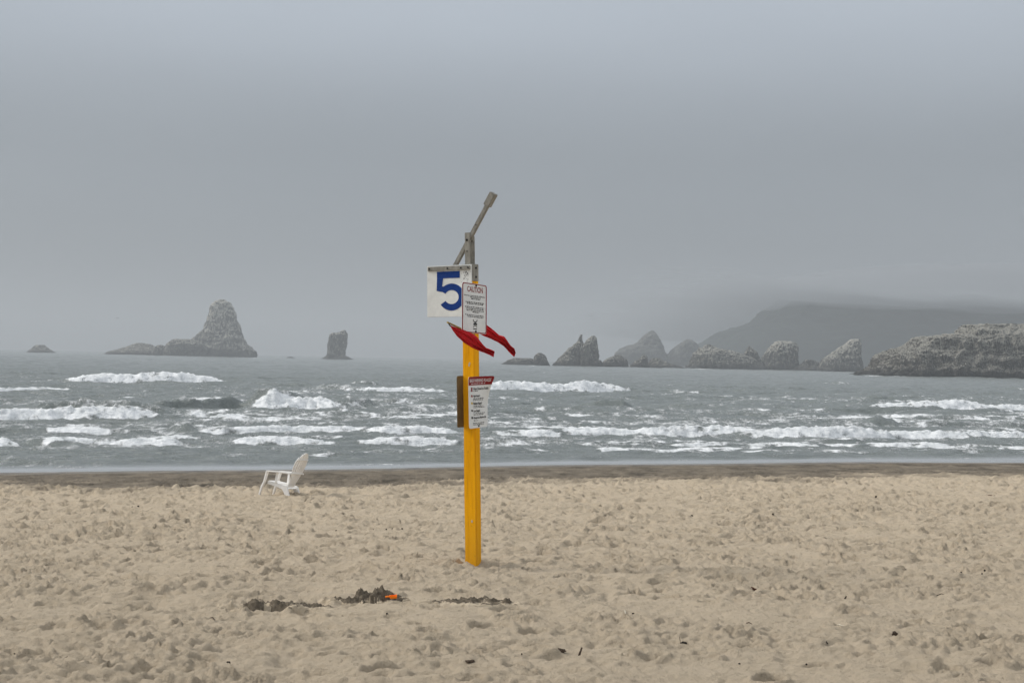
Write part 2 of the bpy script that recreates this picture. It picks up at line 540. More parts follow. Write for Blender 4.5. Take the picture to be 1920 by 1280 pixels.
# breakers: left foot pixel, right foot pixel, height in pixels, how white the face is
WAVES = [
    # far rows
    (118, 723, 430, 726, 19, 1.0), (-60, 740, 152, 739, 12, .9), (575, 738, 660, 741, 14, .8), (650, 742, 852, 743, 16, .95),
    (905, 737, 1198, 738, 20, 1.0), (1268, 740, 1328, 741, 7, .7), (1196, 727, 1290, 728, 4, .5), (1545, 724, 1598, 725, 8, .55),
    (1400, 757, 1665, 757, 6, .7), (1632, 751, 1705, 752, 12, .0), (1735, 748, 1815, 749, 6, .1), (1870, 735, 1960, 737, 9, .4),
    (655, 727, 705, 728, 12, .6), (450, 722, 530, 723, 4, .2), (1330, 765, 1420, 767, 5, .1), (990, 700, 1060, 701, 2.5, .2),
    # second bar
    (60, 774, 295, 777, 24, .8), (-70, 796, 300, 794, 27, 1.0), (290, 775, 400, 774, 17, .1), (385, 774, 475, 772, 21, .05), (360, 761, 472, 760, 13, .95),
    (350, 792, 476, 793, 14, .9), (452, 772, 492, 774, 30, .0), (474, 775, 652, 776, 33, 1.0), (640, 774, 730, 772, 24, .3),
    (725, 765, 795, 765, 14, .8), (788, 768, 870, 769, 16, .0), (725, 792, 818, 793, 11, .95), (895, 768, 1015, 768, 15, .0),
    (1108, 766, 1195, 767, 14, .15), (1046, 786, 1128, 787, 13, .95), (900, 788, 1060, 786, 12, .0), (1600, 774, 1668, 775, 17, .0),
    (1655, 778, 1990, 776, 20, 1.0), (1280, 790, 1420, 792, 6, .35), (1420, 795, 1580, 794, 7, .4), (500, 792, 700, 792, 6, .25),
    (1730, 792, 1960, 796, 12, .7), (1560, 808, 1700, 806, 12, .5), (1640, 806, 1700, 806, 15, .0), (1700, 806, 1960, 808, 16, .65),
    # inner rows
    (-50, 820, 105, 820, 14, .1), (88, 820, 214, 820, 14, .95), (205, 819, 315, 820, 13, .3), (338, 818, 372, 818, 16, .0),
    (372, 819, 560, 819, 15, .95), (540, 819, 700, 818, 16, .95), (690, 820, 885, 819, 16, .9), (930, 824, 1068, 825, 18, .9),
    (1050, 822, 1440, 822, 18, 1.0), (1400, 826, 1700, 825, 20, 1.0), (1660, 825, 1990, 824, 18, 1.0),
    (-60, 843, 40, 842, 16, 1.0), (40, 838, 120, 840, 10, .0), (70, 838, 238, 839, 13, .9), (222, 839, 342, 840, 13, .95), (335, 833, 460, 835, 8, .6),
    (440, 839, 645, 839, 15, .95), (640, 832, 690, 832, 8, .2), (665, 838, 880, 838, 14, .9), (860, 838, 1000, 840, 14, .85), (995, 836, 1100, 836, 9, .5),
    (1075, 839, 1275, 838, 8, .85), (1285, 840, 1430, 840, 8, .75), (1415, 841, 1550, 841, 9, .9), (1545, 834, 1640, 834, 8, .1),
    (1620, 841, 1795, 842, 10, .95), (1785, 840, 1900, 840, 8, .5), (1880, 840, 1990, 841, 8, .5),
    (20, 766, 120, 768, 12, .85), (215, 757, 300, 760, 9, .9), (300, 800, 420, 800, 7, .6), (560, 806, 760, 806, 9, .85), (960, 812, 1110, 813, 9, .9),
    (-40, 811, 70, 812, 8, .8), (240, 828, 380, 828, 8, .8), (480, 829, 660, 829, 8, .85), (760, 829, 900, 829, 8, .8), (1180, 830, 1330, 830, 7, .8), (1240, 813, 1500, 812, 8, .85),
    (1480, 833, 1640, 833, 7, .75), (1780, 815, 1990, 815, 8, .85), (560, 752, 700, 752, 8, .5), (1340, 748, 1440, 749, 4, .5), (820, 756, 960, 757, 7, .4), (1180, 776, 1330, 777, 6, .5), (1480, 782, 1600, 783, 5, .5),
    # ripples running up the sand
    (-60, 865, 222, 865, 6, .35), (355, 860, 478, 860, 5, .55), (580, 859, 705, 859, 7, .8), (700, 852, 790, 853, 6, .45), (905, 847, 1060, 846, 6, .3),
    (1128, 850, 1185, 850, 7, .9), (1180, 848, 1370, 849, 4, .2), (1550, 853, 1650, 853, 7, .85), (1420, 857, 1560, 857, 4, .25),
    (1650, 849, 1800, 850, 6, .45), (1780, 852, 1980, 852, 7, .6), (920, 863, 1150, 862, 3, .05), (1150, 861, 1420, 860, 3, .05), (230, 873, 420, 872, 2.5, .2),
    (0, 878, 230, 877, 2.2, .35),
]

def build_sea():
    ys = [44.0]
    while ys[-1] < 9500:
        y = ys[-1]
        ys.append(y + (.18 if y < 100 else .26 if y < 130 else .36 if y < 240 else .36 + (y - 240) * .016))
    ys = np.array(ys); nr = len(ys); nc = 560
    u = np.linspace(-1, 1, nc)
    hw = .40 * ys + 3
    X = u[None, :] * hw[:, None]; Y = np.repeat(ys[:, None], nc, 1)
    s = shore(X) - Y                      # negative out at sea
    off = np.clip(-s, 0, None)
    amp = sm(2.0, 20, off)
    small = sm(1.3, 4.5, off)
    near = 1 - sm(500, 1500, Y)
    Z = np.zeros_like(X)
    # crest-parallel coordinates of the swell
    P = X + .42 * Y; Qc = Y - .42 * X
    lam = 1 + Y / 400.0
    Z += amp * .46 * sm(6, 70, off) * n2(P / 26, Qc / 11 + 3) + amp * (.09 + .15 * sm(10, 60, off)) * (1 - 2 * np.abs(n2(P / 9, Qc / 4.2)))
    Z += small * .11 * (1 - 2 * np.abs(n2(P / 3.2 + 7, Qc / 1.5))) * near + small * .065 * (1 - 2 * np.abs(n2(P / 1.5, Qc / .8))) * near
    Z += sm(200, 400, Y) * .20 * (1 - 2 * np.abs(n2(P / 30, Qc / 40 + 11)))
    Z += sm(14, 60, off) * (1 - sm(600, 1200, Y)) * .20 * (1 - 2 * np.abs(n2(P / 19 + 3, Qc / 8.5)))
    foam = np.zeros_like(X)
    base_foam = .44 * sm(4, 14, off) * (1 - sm(40, 75, off)) * (.6 + .8 * n2(P / 9 + 4, Qc / 4))
    foam += np.clip(base_foam, 0, .5)
    foam += np.clip(.36 * (1 - sm(150, 260, Y)) * sm(20, 40, off) * (.3 + 1.2 * n2(P / 14, Qc / 6 + 50)), 0, .3)
    # torn foam drifting in bands between the breakers
    surf = sm(3.5, 9, off) * (1 - sm(95, 150, off))
    patchy = .55 + .9 * n2(P / 30 + 2, Qc / 12)
    st = 1 - np.abs(n2(P / 13 + 5, Qc / 2.6)) * 3.0
    st2 = 1 - np.abs(n2(P / 6 + 50, Qc / 1.5 + 9)) * 3.0
    foam = np.maximum(foam, surf * np.clip(patchy, 0, 1.2) * np.clip(.74 * sm(.30, 1., st) + .40 * sm(.3, 1., st2) * (off < 45), 0, .86))
    rs = np.random.RandomState(11)
    for k, (x0, y0, x1, y1, hp, w) in enumerate(WAVES):
        ax, ay = sea_pt(x0, y0); bx, by = sea_pt(x1, y1)
        L = math.hypot(bx - ax, by - ay); tx, ty = (bx - ax) / L, (by - ay) / L
        dm = (ay + by) / 2
        H = hp / F * dm * (1.18 if w > .75 else 1.25 if w < .2 else 1.05)
        wf = .9 * H + .25; wb = 3.2 * H + .5
        i0, i1 = np.searchsorted(ys, [min(ay, by) - 4, max(ay, by) + wb * 8 + 4])
        i1 = min(i1, nr)
        xs = X[i0:i1]; yy = Y[i0:i1]
        l = (xs - ax) * tx + (yy - ay) * ty
        p = l / L
        q = -(xs - ax) * ty + (yy - ay) * tx
        q = q + .7 * H * n2(l / (2.5 + 3 * H) + k * 7.1, yy * 0 + k) + .25 * H * n2(l / 1.1 + k * 3.3, yy * 0 + .5)
        e0 = min(.3, 3.0 * H / L + .10)
        env = sm(-e0 * .7, e0, p) * (1 - sm(1 - e0, 1 + e0 * .7, p))
        env = env * np.clip(.82 + .40 * n2(l / (3 + 4 * H) + k * 5.7, yy * 0 + .3), .25, 1.2)
        tq = np.clip(q / wf, 0, 1)
        front = tq ** (1.3 if w < .5 else .75)
        prof = np.where(q < wf, front, np.exp(-np.clip(q - wf, 0, None) / wb))
        h = H * env * prof
        Zs = Z[i0:i1]
        dist_scale = max(.5, dm / 130.)
        face = sm(-.5 * H - .15, .25 * H, q + .3 * H * n2(l / .8, yy * 0 + k)) * (1 - sm(wf * 1.05, wf * 1.6 + .3, q)) * sm(.12, .38, env)
        trail = np.exp(-np.clip(q - wf, 0, None) / (wb * 2.2)) * (q >= wf) * env
        if w > .2:
            t1 = n2(xs * 1.7 / dist_scale + k, yy * 1.3 + k); t2 = n2(xs * 4.1 / dist_scale, yy * 3.1 + k)
            h = h + face * w * H * (.13 * t1 + .11 * t2)
            h = h + (sm(.6, 1., prof) * env * w) * H * .06 * np.abs(n2(l * 2.2 / dist_scale + k, yy * 0 + 2.2))
        else:
            h = h + env * prof * H * (.14 * (1 - 2 * np.abs(n2(l / (1.5 * dist_scale) + k, q / .9))) + .08 * n2(l / .5, q / .4 + k))
        Z[i0:i1] = Zs * (1 - .6 * np.clip(env * prof, 0, 1)) + h
        fo = foam[i0:i1]
        patch = .80 + .5 * n2(l / (2 + 2 * H) + k * 2.3, q / (1 + H))
        ragged = .84 + .55 * n2(l / .9 + k, q / .35 + k) + .35 * n2(l / (1.5 + 2 * H), q / .6 + 3 * k)
        fw = w * face * np.clip(sm(.05, .7, env) * 1.15, 0, 1) * (ragged + (.25 if w > .85 else 0.)) * (1 if w > .85 else patch)
        if w < .2:
            fw = fw * 1.5 * sm(.55, .95, prof) + .0
            fo = fo * (1 - .8 * face)
        lace = (.34 + .46 * w) * trail * (.75 + .7 * n2(xs / 1.8, yy / 2.6 + k))
        foam[i0:i1] = np.maximum(np.maximum(fo, np.clip(fw, 0, 1.25)), np.clip(lace, 0, .7))
    # lace line where the last ripple stops
    line = np.exp(-((off - 2.1 - .7 * n2(X / 5, Y * 0) - .3 * n2(X / 1.2, Y * 0 + 3)) / .16) ** 2)
    foam = np.maximum(foam, .62 * line * (.4 + .8 * n2(X / 2.2, Y / 5)))
    foam *= sm(.6, 1.4, off)
    # wash round the near island's foot
    for (x0, y0, r0) in ((1628, 706, 5), (1663, 708, 6), (1735, 709, 5), (300, 665, 10), (190, 664.5, 9), (470, 671, 10), (995, 687, 6), (1320, 693, 7)):
        cx, cy = sea_pt(x0, y0)
        g = np.exp(-(((X - cx) / r0) ** 2 + ((Y - cy) / (r0 * 2.2)) ** 2))
        foam = np.maximum(foam, .8 * g)
    V = np.stack([X.ravel(), Y.ravel(), Z.ravel()], 1)
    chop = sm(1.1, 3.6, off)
    Q = grid_quads(nr, nc)
    # drop the part that lies far up inside the beach
    keep = (s.ravel()[Q] < 6).any(axis=1)
    Q = Q[keep]
    # the open sea beyond the picture's sides, just beneath
    gx = np.linspace(-9000, 9000, 50); gy = np.concatenate([np.linspace(35, 400, 20), np.linspace(500, 9500, 30)])
    GX, GY = np.meshgrid(gx, gy)
    V2 = np.stack([GX.ravel(), GY.ravel(), np.full(GX.size, -.75)], 1)
    Q2 = grid_quads(len(gy), len(gx), len(V))
    z2 = np.zeros(GX.size)
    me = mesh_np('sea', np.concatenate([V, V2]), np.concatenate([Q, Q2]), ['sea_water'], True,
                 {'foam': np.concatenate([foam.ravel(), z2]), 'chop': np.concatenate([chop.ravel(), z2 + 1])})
    o = link('sea', me)
    tag(o, kind='structure')
build_sea()

# ------------------------------------------------------------------ sea stacks, islands, headland
def rock(name, comps, d, material, label, cat, depth=.75, seed=0, rough=1., segs=120, rings=64, group=None):
    VV, QQ = [], []; off = 0
    for ci, rows in enumerate(comps):
        dd = d
        if isinstance(rows[0], (int, float)):
            dd = d + rows[0]; rows = rows[1]
        pts = []
        for (yy, xl, xr) in rows:
            a = at(xl, yy, dd); b = at(xr, yy, dd)
            pts.append(((a.z + b.z) / 2, a.x, b.x))
        z0, zt = pts[0][0], pts[-1][0]
        pts.insert(0, (min(z0, 0) - 3.0, pts[0][1], pts[0][2]))
        zs = np.array([p[0] for p in pts]); xl = np.array([p[1] for p in pts]); xr = np.array([p[2] for p in pts])
        # rings even along the outline, so ledges keep their detail
        ln = np.concatenate([[0], np.cumsum(np.hypot(np.diff(zs), np.maximum(np.abs(np.diff(xl)), np.abs(np.diff(xr)))))])
        t = np.linspace(0, ln[-1], rings)
        zr = np.interp(t, ln, zs); xlr = np.interp(t, ln, xl); xrr = np.interp(t, ln, xr)
        w = np.linspace(0, 2 * np.pi, segs, endpoint=False)
        c = np.cos(w); sn = np.sin(w)
        sq = .82
        cx = np.sign(c) * np.abs(c) ** sq; cy = np.sign(sn) * np.abs(sn) ** sq
        cen = (xlr + xrr) / 2; hwid = (xrr - xlr) / 2
        X = cen[:, None] + hwid[:, None] * cx[None, :]
        ybase = hwid.max() * depth
        hd = np.minimum(hwid * depth * 1.1, ybase)
        Y = dd + ybase * .6 + hd[:, None] * cy[None, :]
        Z = np.repeat(zr[:, None], segs, 1)
        # cap with shrinking rings
        for k in (.66, .33, .02):
            X = np.concatenate([X, (cen[-1] + (X[rings - 1] - cen[-1]) * k)[None]])
            Y = np.concatenate([Y, (dd + ybase * .6 + (Y[rings - 1] - dd - ybase * .6) * k)[None]])
            Z = np.concatenate([Z, (Z[rings - 1] + (1 - k) * .012 * (zt + 2))[None]])
        nrr = rings + 3
        Pv = np.stack([X.ravel(), Y.ravel(), Z.ravel()], 1)
        size = max(zt, 3.) * .5 + hwid.max() * .25
        lam = max(size * .55, 1.5)
        nrm = np.stack([np.tile(c, nrr), np.tile(sn, nrr) , np.full(nrr * segs, .35)], 1)
        dsp = np.zeros(len(Pv)); A = .10 * size * rough; l_ = lam
        sd_ = np.array([seed * 3.7 + ci * 9.1, seed * 1.3, ci * 5.5])
        for o_ in range(6):
            n = n3(Pv / l_ * np.array([1, 1, .75 if o_ < 2 else .42]) + sd_ + o_ * 13.7)
            if o_ >= 1: n = (.5 - 2 * np.abs(n)) if o_ % 2 else (2 * np.abs(n) - .5)
            dsp += A * n; A *= .62; l_ *= .5
        limit = np.repeat(np.concatenate([hwid, [hwid[-1] * .66, hwid[-1] * .33, .1]]), segs)
        dsp = np.clip(dsp, -limit * .45, limit * .35 + .03 * size)
        Pv = Pv + nrm * dsp[:, None]
        q = np.arange(nrr * segs).reshape(nrr, segs)
        q2 = np.roll(q, -1, axis=1)
        Qd = np.stack([q[:-1].ravel(), q2[:-1].ravel(), q2[1:].ravel(), q[1:].ravel()], 1) + off
        VV.append(Pv); QQ.append(Qd); off += len(Pv)
    me = mesh_np(name, np.concatenate(VV), np.concatenate(QQ), [material], True)
    o = link(name, me)
    tag(o, label, cat, group)
    return o

G = 'rocks standing in the sea'
rock('sea_rock', [[(661, 47, 101), (656.5, 52, 93), (652, 57, 86), (648.5, 61, 81), (646.5, 66, 79)]], 1750, 'rock_far',
     'small dark hump of rock in the sea, farthest left of all', 'rock', seed=1, group=G, segs=70, rings=26)
rock('sea_stack', [
    [(672, 346, 477), (658, 352, 475.5), (641, 357, 457), (636, 360, 455), (626, 369, 448), (618, 376, 445), (602, 380.5, 439), (587, 386, 436.5), (576, 388, 431), (567, 396, 425), (564, 401, 419), (562, 406, 416)],
    [-25, [(671, 303, 382), (655, 306, 385), (645, 309, 380), (638, 317, 368), (635.5, 328, 352)]],
    [(668, 187, 325), (661.5, 195, 320), (656, 213, 316), (650, 232, 285), (645, 243, 273), (643, 250, 265)],
    [-15, [(666, 284, 314), (650, 290, 308), (646.5, 294, 303)]]], 1620, 'rock_far',
    'tall flat-topped sea stack with a low pale shelf trailing to the left', 'sea stack', seed=2, group=G, segs=130, rings=84, rough=.8)
rock('sea_rock', [[(673, 531, 556), (670.5, 536, 552), (668.8, 540, 547)]], 1620, 'rock_far',
     'tiny rock barely above water between the two left sea stacks', 'rock', seed=3, group=G, segs=50, rings=16)
rock('sea_stack', [[(676.5, 596, 665), (671, 606, 655), (666, 611, 647), (657, 612.5, 645), (645, 613.5, 647.5), (636, 616, 649), (629, 618, 649), (625, 621, 648.5), (622, 634, 647), (619, 639, 645)],
    [(672, 614, 640), (640, 615, 634), (627, 618, 629), (623.5, 621, 626)]], 1560, 'rock_far',
     'narrow thumb-shaped sea stack standing alone left of the yellow post', 'sea stack', seed=4, group=G, segs=110, rings=70, rough=.8)
rock('sea_rock', [[(687, 935, 1012), (681, 944, 1006), (674.5, 954, 1002), (671.5, 964, 996)], [(686, 998, 1031), (673, 1001, 1026), (666, 1004, 1022), (661.5, 1009, 1015)]], 1060, 'rock_mid',
     'low rock ending in a small dome, just right of the red flags', 'rock', seed=5, group=G, segs=90, rings=40)
rock('sea_stack', [
    [(691, 1034, 1104), (682, 1040, 1099), (670, 1052, 1097), (660, 1062, 1096.5), (650, 1072, 1096), (640, 1083, 1095.5), (632, 1086, 1094), (627, 1088, 1092)],
    [-3, [(691, 1083, 1126), (676, 1088, 1123), (660, 1090, 1121.5), (648, 1094, 1120), (640, 1098, 1119.5), (634, 1105, 1119), (630, 1111, 1117)]],
    [(691, 1116, 1134), (681, 1119, 1131), (675, 1122, 1127)]], 1060, 'rock_mid',
    'dark twin-peaked sea stack with a notch between its two points', 'sea stack', seed=6, group=G, segs=120, rings=70, rough=.75)
rock('sea_rock', [[(691, 1126, 1180), (681, 1130, 1176.5), (674, 1137, 1175.5), (668, 1148, 1167), (665.5, 1155, 1163)]], 1075, 'rock_mid',
     'low jagged rock between the twin-peaked stack and the hazy pyramid', 'rock', seed=7, group=G, segs=80, rings=36)
rock('sea_stack', [[(692, 1146, 1268), (662, 1157, 1251), (655, 1165, 1248), (648, 1180, 1245.5), (646, 1192, 1244.5), (640, 1201, 1242), (632, 1208, 1238), (627, 1214, 1235), (622, 1220, 1230.5), (619.5, 1223, 1228)]], 1950, 'rock_hazy',
     'hazy pale pyramid-shaped sea stack far behind the darker rocks', 'sea stack', seed=8, group=G, segs=120, rings=70, rough=.5)
rock('sea_stack', [[(692, 1238, 1320), (670, 1250, 1316), (658, 1260, 1314), (650, 1268, 1312), (643, 1278, 1307), (638.5, 1285, 1301), (636.3, 1289, 1298)]], 1950, 'rock_hazy',
     'hazy rounded sea stack right behind the pyramid-shaped one', 'sea stack', seed=9, group=G, segs=110, rings=50, rough=.5)
rock('sea_rock', [[(691.5, 1178, 1220), (684, 1184, 1216.5), (675, 1196, 1215.5), (668, 1202, 1214), (665.5, 1206, 1211)]], 1085, 'rock_mid',
     'small pointed dark rock in front of the hazy pyramid', 'rock', seed=10, group=G, segs=70, rings=36)
rock('sea_rock', [[(692.5, 1212, 1300), (686.5, 1216, 1278), (680, 1218, 1256), (674.5, 1222, 1243), (671.5, 1226, 1237)]], 1095, 'rock_mid',
     'low rock sloping down to the right in front of the rounded stack', 'rock', seed=11, group=G, segs=80, rings=34)
rock('rock_islet', [
    [(696, 1284, 1445), (680, 1297, 1432), (665, 1302, 1404), (657, 1309, 1376), (652, 1317, 1350), (648, 1324, 1341), (645.5, 1330, 1337)],
    [12, [(694, 1388, 1442), (668, 1396, 1424), (660, 1398, 1420), (652, 1401, 1412), (648.5, 1403.5, 1408)]]], 1130, 'rock_mid',
    'wide rocky islet with a pale whitish slope and two knobs', 'islet', seed=12, group=G, segs=150, rings=70, depth=.5, rough=.8)
rock('sea_stack', [[(697.5, 1423, 1503), (677, 1432, 1500), (664, 1435, 1499), (655, 1442, 1498), (648, 1450, 1497), (642, 1457, 1494), (639, 1463, 1484)]], 1150, 'rock_mid',
     'blocky square-shouldered sea stack with a pale flat top below the headland', 'sea stack', seed=13, group=G, segs=110, rings=60, rough=.7)
rock('sea_rock', [[(699, 1480, 1628), (692, 1490, 1590), (686, 1500, 1552), (679, 1507, 1537), (674.5, 1513, 1528)]], 1140, 'rock_mid',
     'low dark reef joining the blocky stack and the shark-fin stack', 'reef', seed=14, group=G, segs=100, rings=36, depth=.35)
rock('sea_stack', [[(700, 1534, 1623), (683, 1543, 1620.5), (673, 1548, 1619), (664, 1562, 1618.5), (655, 1575, 1618.5), (646, 1588, 1618.5), (640, 1596, 1618), (636, 1604, 1617)]], 1130, 'rock_mid',
     'shark-fin sea stack with a vertical right side, beside the big island', 'sea stack', seed=15, group=G, segs=110, rings=60, rough=.6)
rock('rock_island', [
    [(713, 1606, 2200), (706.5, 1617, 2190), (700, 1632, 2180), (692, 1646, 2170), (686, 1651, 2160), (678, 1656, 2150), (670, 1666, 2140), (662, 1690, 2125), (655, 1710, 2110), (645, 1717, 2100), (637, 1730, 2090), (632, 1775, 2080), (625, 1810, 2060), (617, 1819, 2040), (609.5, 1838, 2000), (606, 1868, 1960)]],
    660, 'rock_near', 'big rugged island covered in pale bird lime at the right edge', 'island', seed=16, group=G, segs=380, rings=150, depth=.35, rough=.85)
rock('headland', [[(702, 1291, 2600), (660, 1331, 2560), (645, 1360, 2530), (635, 1376, 2500), (627, 1397, 2480), (621, 1418, 2460), (614, 1435, 2440), (602, 1452, 2400), (591, 1461, 2360), (574, 1478, 2300), (562, 1494, 2250), (552, 1524, 2200), (545, 1584, 2150), (540, 1714, 2050)]],
     2350, 'hill_forest', 'wooded headland with its summit lost in low cloud', 'headland', seed=17, segs=200, rings=80, depth=.45, rough=.42)

# ------------------------------------------------------------------ air
m = bpy.data.materials.new('haze_air'); m.use_nodes = True; nt = m.node_tree; nt.nodes.clear()
o_ = nt.nodes.new('ShaderNodeOutputMaterial'); v_ = nt.nodes.new('ShaderNodeVolumePrincipled')
v_.inputs['Color'].default_value = (.575, .597, .622, 1)
v_.inputs['Density'].default_value = .00037
v_.inputs['Anisotropy'].default_value = .12
nt.links.new(v_.outputs[0], o_.inputs['Volume'])
MATS['haze_air'] = m
m = bpy.data.materials.new('fog_air'); m.use_nodes = True; nt = m.node_tree; nt.nodes.clear()
o_ = nt.nodes.new('ShaderNodeOutputMaterial'); v_ = nt.nodes.new('ShaderNodeVolumePrincipled')
v_.inputs['Color'].default_value = (.485, .505, .53, 1)
v_.inputs['Density'].default_value = .016
v_.inputs['Anisotropy'].default_value = .12
nt.links.new(v_.outputs[0], o_.inputs['Volume'])
MATS['fog_air'] = m
tag(MB().box(-9500, 9500, -500, 9800, -8, 206).build('haze', 'haze_air'), kind='stuff')

def fog_bank():
    # low stratus lying on the headland: wavy underside, its edges thinning out to nothing
    gx = np.concatenate([np.linspace(150, 1500, 64), np.linspace(1560, 6500, 24)]); gy = np.concatenate([np.linspace(1700, 2800, 60), np.linspace(2900, 6000, 16)])
    GX, GY = np.meshgrid(gx, gy)
    zb = 86 + 8 * n2(GX / 330., GY / 260.) + 5 * n2(GX / 95., GY / 100.)
    th = sm(1700, 2200, GY) * 60 * (1 + .15 * n2(GX / 600., GY / 500.)) + .3
    e = sm(150, 620, GX - 60 * n2(GX * 0, GY / 150.)) * sm(6500, 5900, GX)
    zb = zb + (1 - e) * 22
    th = np.maximum(th * e, .3)
    nr, nc = GX.shape; N = nr * nc
    V = np.concatenate([np.stack([GX.ravel(), GY.ravel(), zb.ravel()], 1), np.stack([GX.ravel(), GY.ravel(), (zb + th).ravel()], 1)])
    Q = [grid_quads(nr, nc)[:, ::-1], grid_quads(nr, nc, N)]
    i = np.arange(N).reshape(nr, nc)
    for e_, fl in ((i[0], 0), (i[-1], 1), (i[:, 0], 1), (i[:, -1], 0)):
        q = np.stack([e_[:-1], e_[1:], e_[1:] + N, e_[:-1] + N], 1)
        Q.append(q[:, ::-1] if fl else q)
    o = link('fog_bank', mesh_np('fog_bank', V, np.concatenate(Q), ['fog_air'], True))
    tag(o, kind='stuff')
fog_bank()

# ------------------------------------------------------------------ paint and small materials
m, nt, b = mat('yellow_paint')
f1 = noise_col(nt, 3., 6, .7, (4, 4, .35))
f2 = noise_col(nt, 26., 5, .7, (1, 1, .5))
c = rampn(nt, f1, [(.30, (.66, .27, .003)), (.5, (.90, .41, .004)), (.72, (.95, .46, .008))])
c = mixc(nt, rampn(nt, f2, [(.62, (0, 0, 0)), (.76, (.6, .6, .6))]), c, (.25, .13, .02))
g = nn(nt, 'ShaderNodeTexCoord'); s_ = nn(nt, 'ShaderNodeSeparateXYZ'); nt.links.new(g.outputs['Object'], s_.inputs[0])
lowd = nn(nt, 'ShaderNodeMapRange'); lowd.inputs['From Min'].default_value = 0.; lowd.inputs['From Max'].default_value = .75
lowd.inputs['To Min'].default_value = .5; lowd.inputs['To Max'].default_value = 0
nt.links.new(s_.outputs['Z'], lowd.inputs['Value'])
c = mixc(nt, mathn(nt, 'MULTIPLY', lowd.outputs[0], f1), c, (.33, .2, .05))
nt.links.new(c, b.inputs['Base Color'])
b.inputs['Roughness'].default_value = .65
b.inputs['Specular IOR Level'].default_value = .06
bump(nt, b, f1, .4, .006)
simple('crack_wood', (.05, .03, .012), .9, 0, .4, 30)
simple('weathered_metal', (.27, .26, .23), .65, .15, .38, 18, .002, (1, 1, .4))
simple('dark_bolt', (.02, .02, .02), .6, .3, .3, 40)
simple('white_board', (.72, .73, .71), .5, 0, .09, 7)
simple('sign_white', (.74, .76, .76), .45, 0, .07, 6)
simple('blue_paint', (.003, .036, .20), .6, 0, .12, 14)
simple('sign_red', (.24, .008, .012), .5, 0, .12, 14)
simple('sign_black', (.012, .012, .014), .5, 0, .2, 20)
simple('sign_yellow', (.62, .42, .05), .5, 0, .1, 20)
simple('brown_board', (.155, .105, .045), .8, 0, .2, 12, .001)
simple('red_cloth', (.50, .012, .018), .85, 0, .16, 9, .002)
simple('staff_wood', (.28, .2, .07), .7, 0, .3, 30)
simple('chair_plastic', (.84, .82, .79), .5, 0, .06, 12)
simple('orange_plastic', (.95, .24, .01), .35, 0, .05, 20)
simple('dark_weed', (.026, .02, .015), .7, 0, .4, 60)
simple('driftwood', (.07, .05, .035), .9, 0, .4, 40)
simple('pale_straw', (.55, .5, .4), .8, 0, .15, 40)
simple('brown_weed', (.07, .028, .015), .8, 0, .4, 60)
simple('gull_grey', (.16, .16, .17), .9, 0, .1, 5)

# ------------------------------------------------------------------ the post
base = ground_at(887.5, 1064)
base.z = sand_z(base.x, base.y)
PXM = F / base.y
LEAN = Matrix.Rotation(R(-1.86), 4, 'Y')
ROOT = Matrix.Translation(base) @ LEAN
YAW = Matrix.Rotation(R(-27), 4, 'Z')
def hh_(y): return (1065 - y) / PXM       # height up the post for photo row y
TOP = hh_(494)
W = .07
post = empty('beach_post', ROOT @ YAW)
tag(post, 'tall yellow timber post with grey lever arm carrying the beach signs', 'post')
# timber with a long drying crack down its right face
sec = [(-W, -W), (W, -W), (W, -W + .018), (W - .016, -W + .0235), (W, -W + .029), (W, W), (-W, W)]
mb = MB(); zs = np.linspace(-.45, hh_(526), 44)
rs_ = random.Random(4)
V = []; n = len(sec)
for z in zs:
    j = .008 * math.sin(z * 2.1) + .004 * math.sin(z * 7.3)
    wide = 1 + .5 * math.sin(z * 1.3 + .6)
    for i, (x, y) in enumerate(sec):
        yy = y + (j if 2 <= i <= 4 else 0)
        if i == 4: yy += .004 * wide
        xx = x - (.004 * wide if i == 3 else 0)
        V.append((xx + .0012 * math.sin(z * 5 + i), yy + .0012 * math.sin(z * 4 + 2 * i), z))
Fc = [tuple(range(n)), tuple(range(len(V) - 1, len(V) - 1 - n, -1))]
for k in range(len(zs) - 1):
    for i in range(n):
        i2 = (i + 1) % n
        Fc.append((k * n + i, k * n + i2, (k + 1) * n + i2, (k + 1) * n + i))
mb.add(V, Fc)
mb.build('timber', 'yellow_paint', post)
cap = MB().box(-W - .004, W + .004, -W - .004, W + .004, hh_(526) + .0005, TOP).build('post_cap', 'weathered_metal', post, .004)
for z in (hh_(501), hh_(518)):
    MB().tube([(W + .003, .0, z), (W + .018, .0, z)], .011, 8).build('bolt', 'dark_bolt', cap)
MB().box(-.034, .034, -.062, -.046, TOP - .002, hh_(435)).build('fork_plate', 'weathered_metal', post, .003)
MB().box(-.03, .034, .046, .062, TOP - .002, hh_(441)).build('fork_plate', 'weathered_metal', post, .003)
zp = hh_(449)
MB().tube([(-.004, -.072, zp), (-.004, .07, zp)], .013, 10).build('pivot_bolt', 'dark_bolt', post)
MB().tube([(-.004, -.066, hh_(470)), (-.004, -.056, hh_(470))], .008, 8).build('bolt', 'dark_bolt', post)
lx0, lz0, lx1, lz1 = -.225, hh_(503), .300, hh_(371)
lev = MB().beam([(lx0, -.005, lz0), (lx1, -.005, lz1)], .05, .046).build('lever_arm', 'weathered_metal', post, .004)
dx, dz = lx1 - lx0, lz1 - lz0; ll = math.hypot(dx, dz); dx /= ll; dz /= ll
MB().beam([(lx1 - .115 * dx, -.005, lz1 - .115 * dz), (lx1 + .055 * dx, -.005, lz1 + .055 * dz)], .085, .078).build('end_sleeve', 'weathered_metal', lev, .006)
for t in (.35, .62):
    MB().tube([(lx0 + ll * t * dx, -.034, lz0 + ll * t * dz), (lx0 + ll * t * dx, -.028, lz0 + ll * t * dz)], .007, 8).build('bolt', 'dark_bolt', lev)
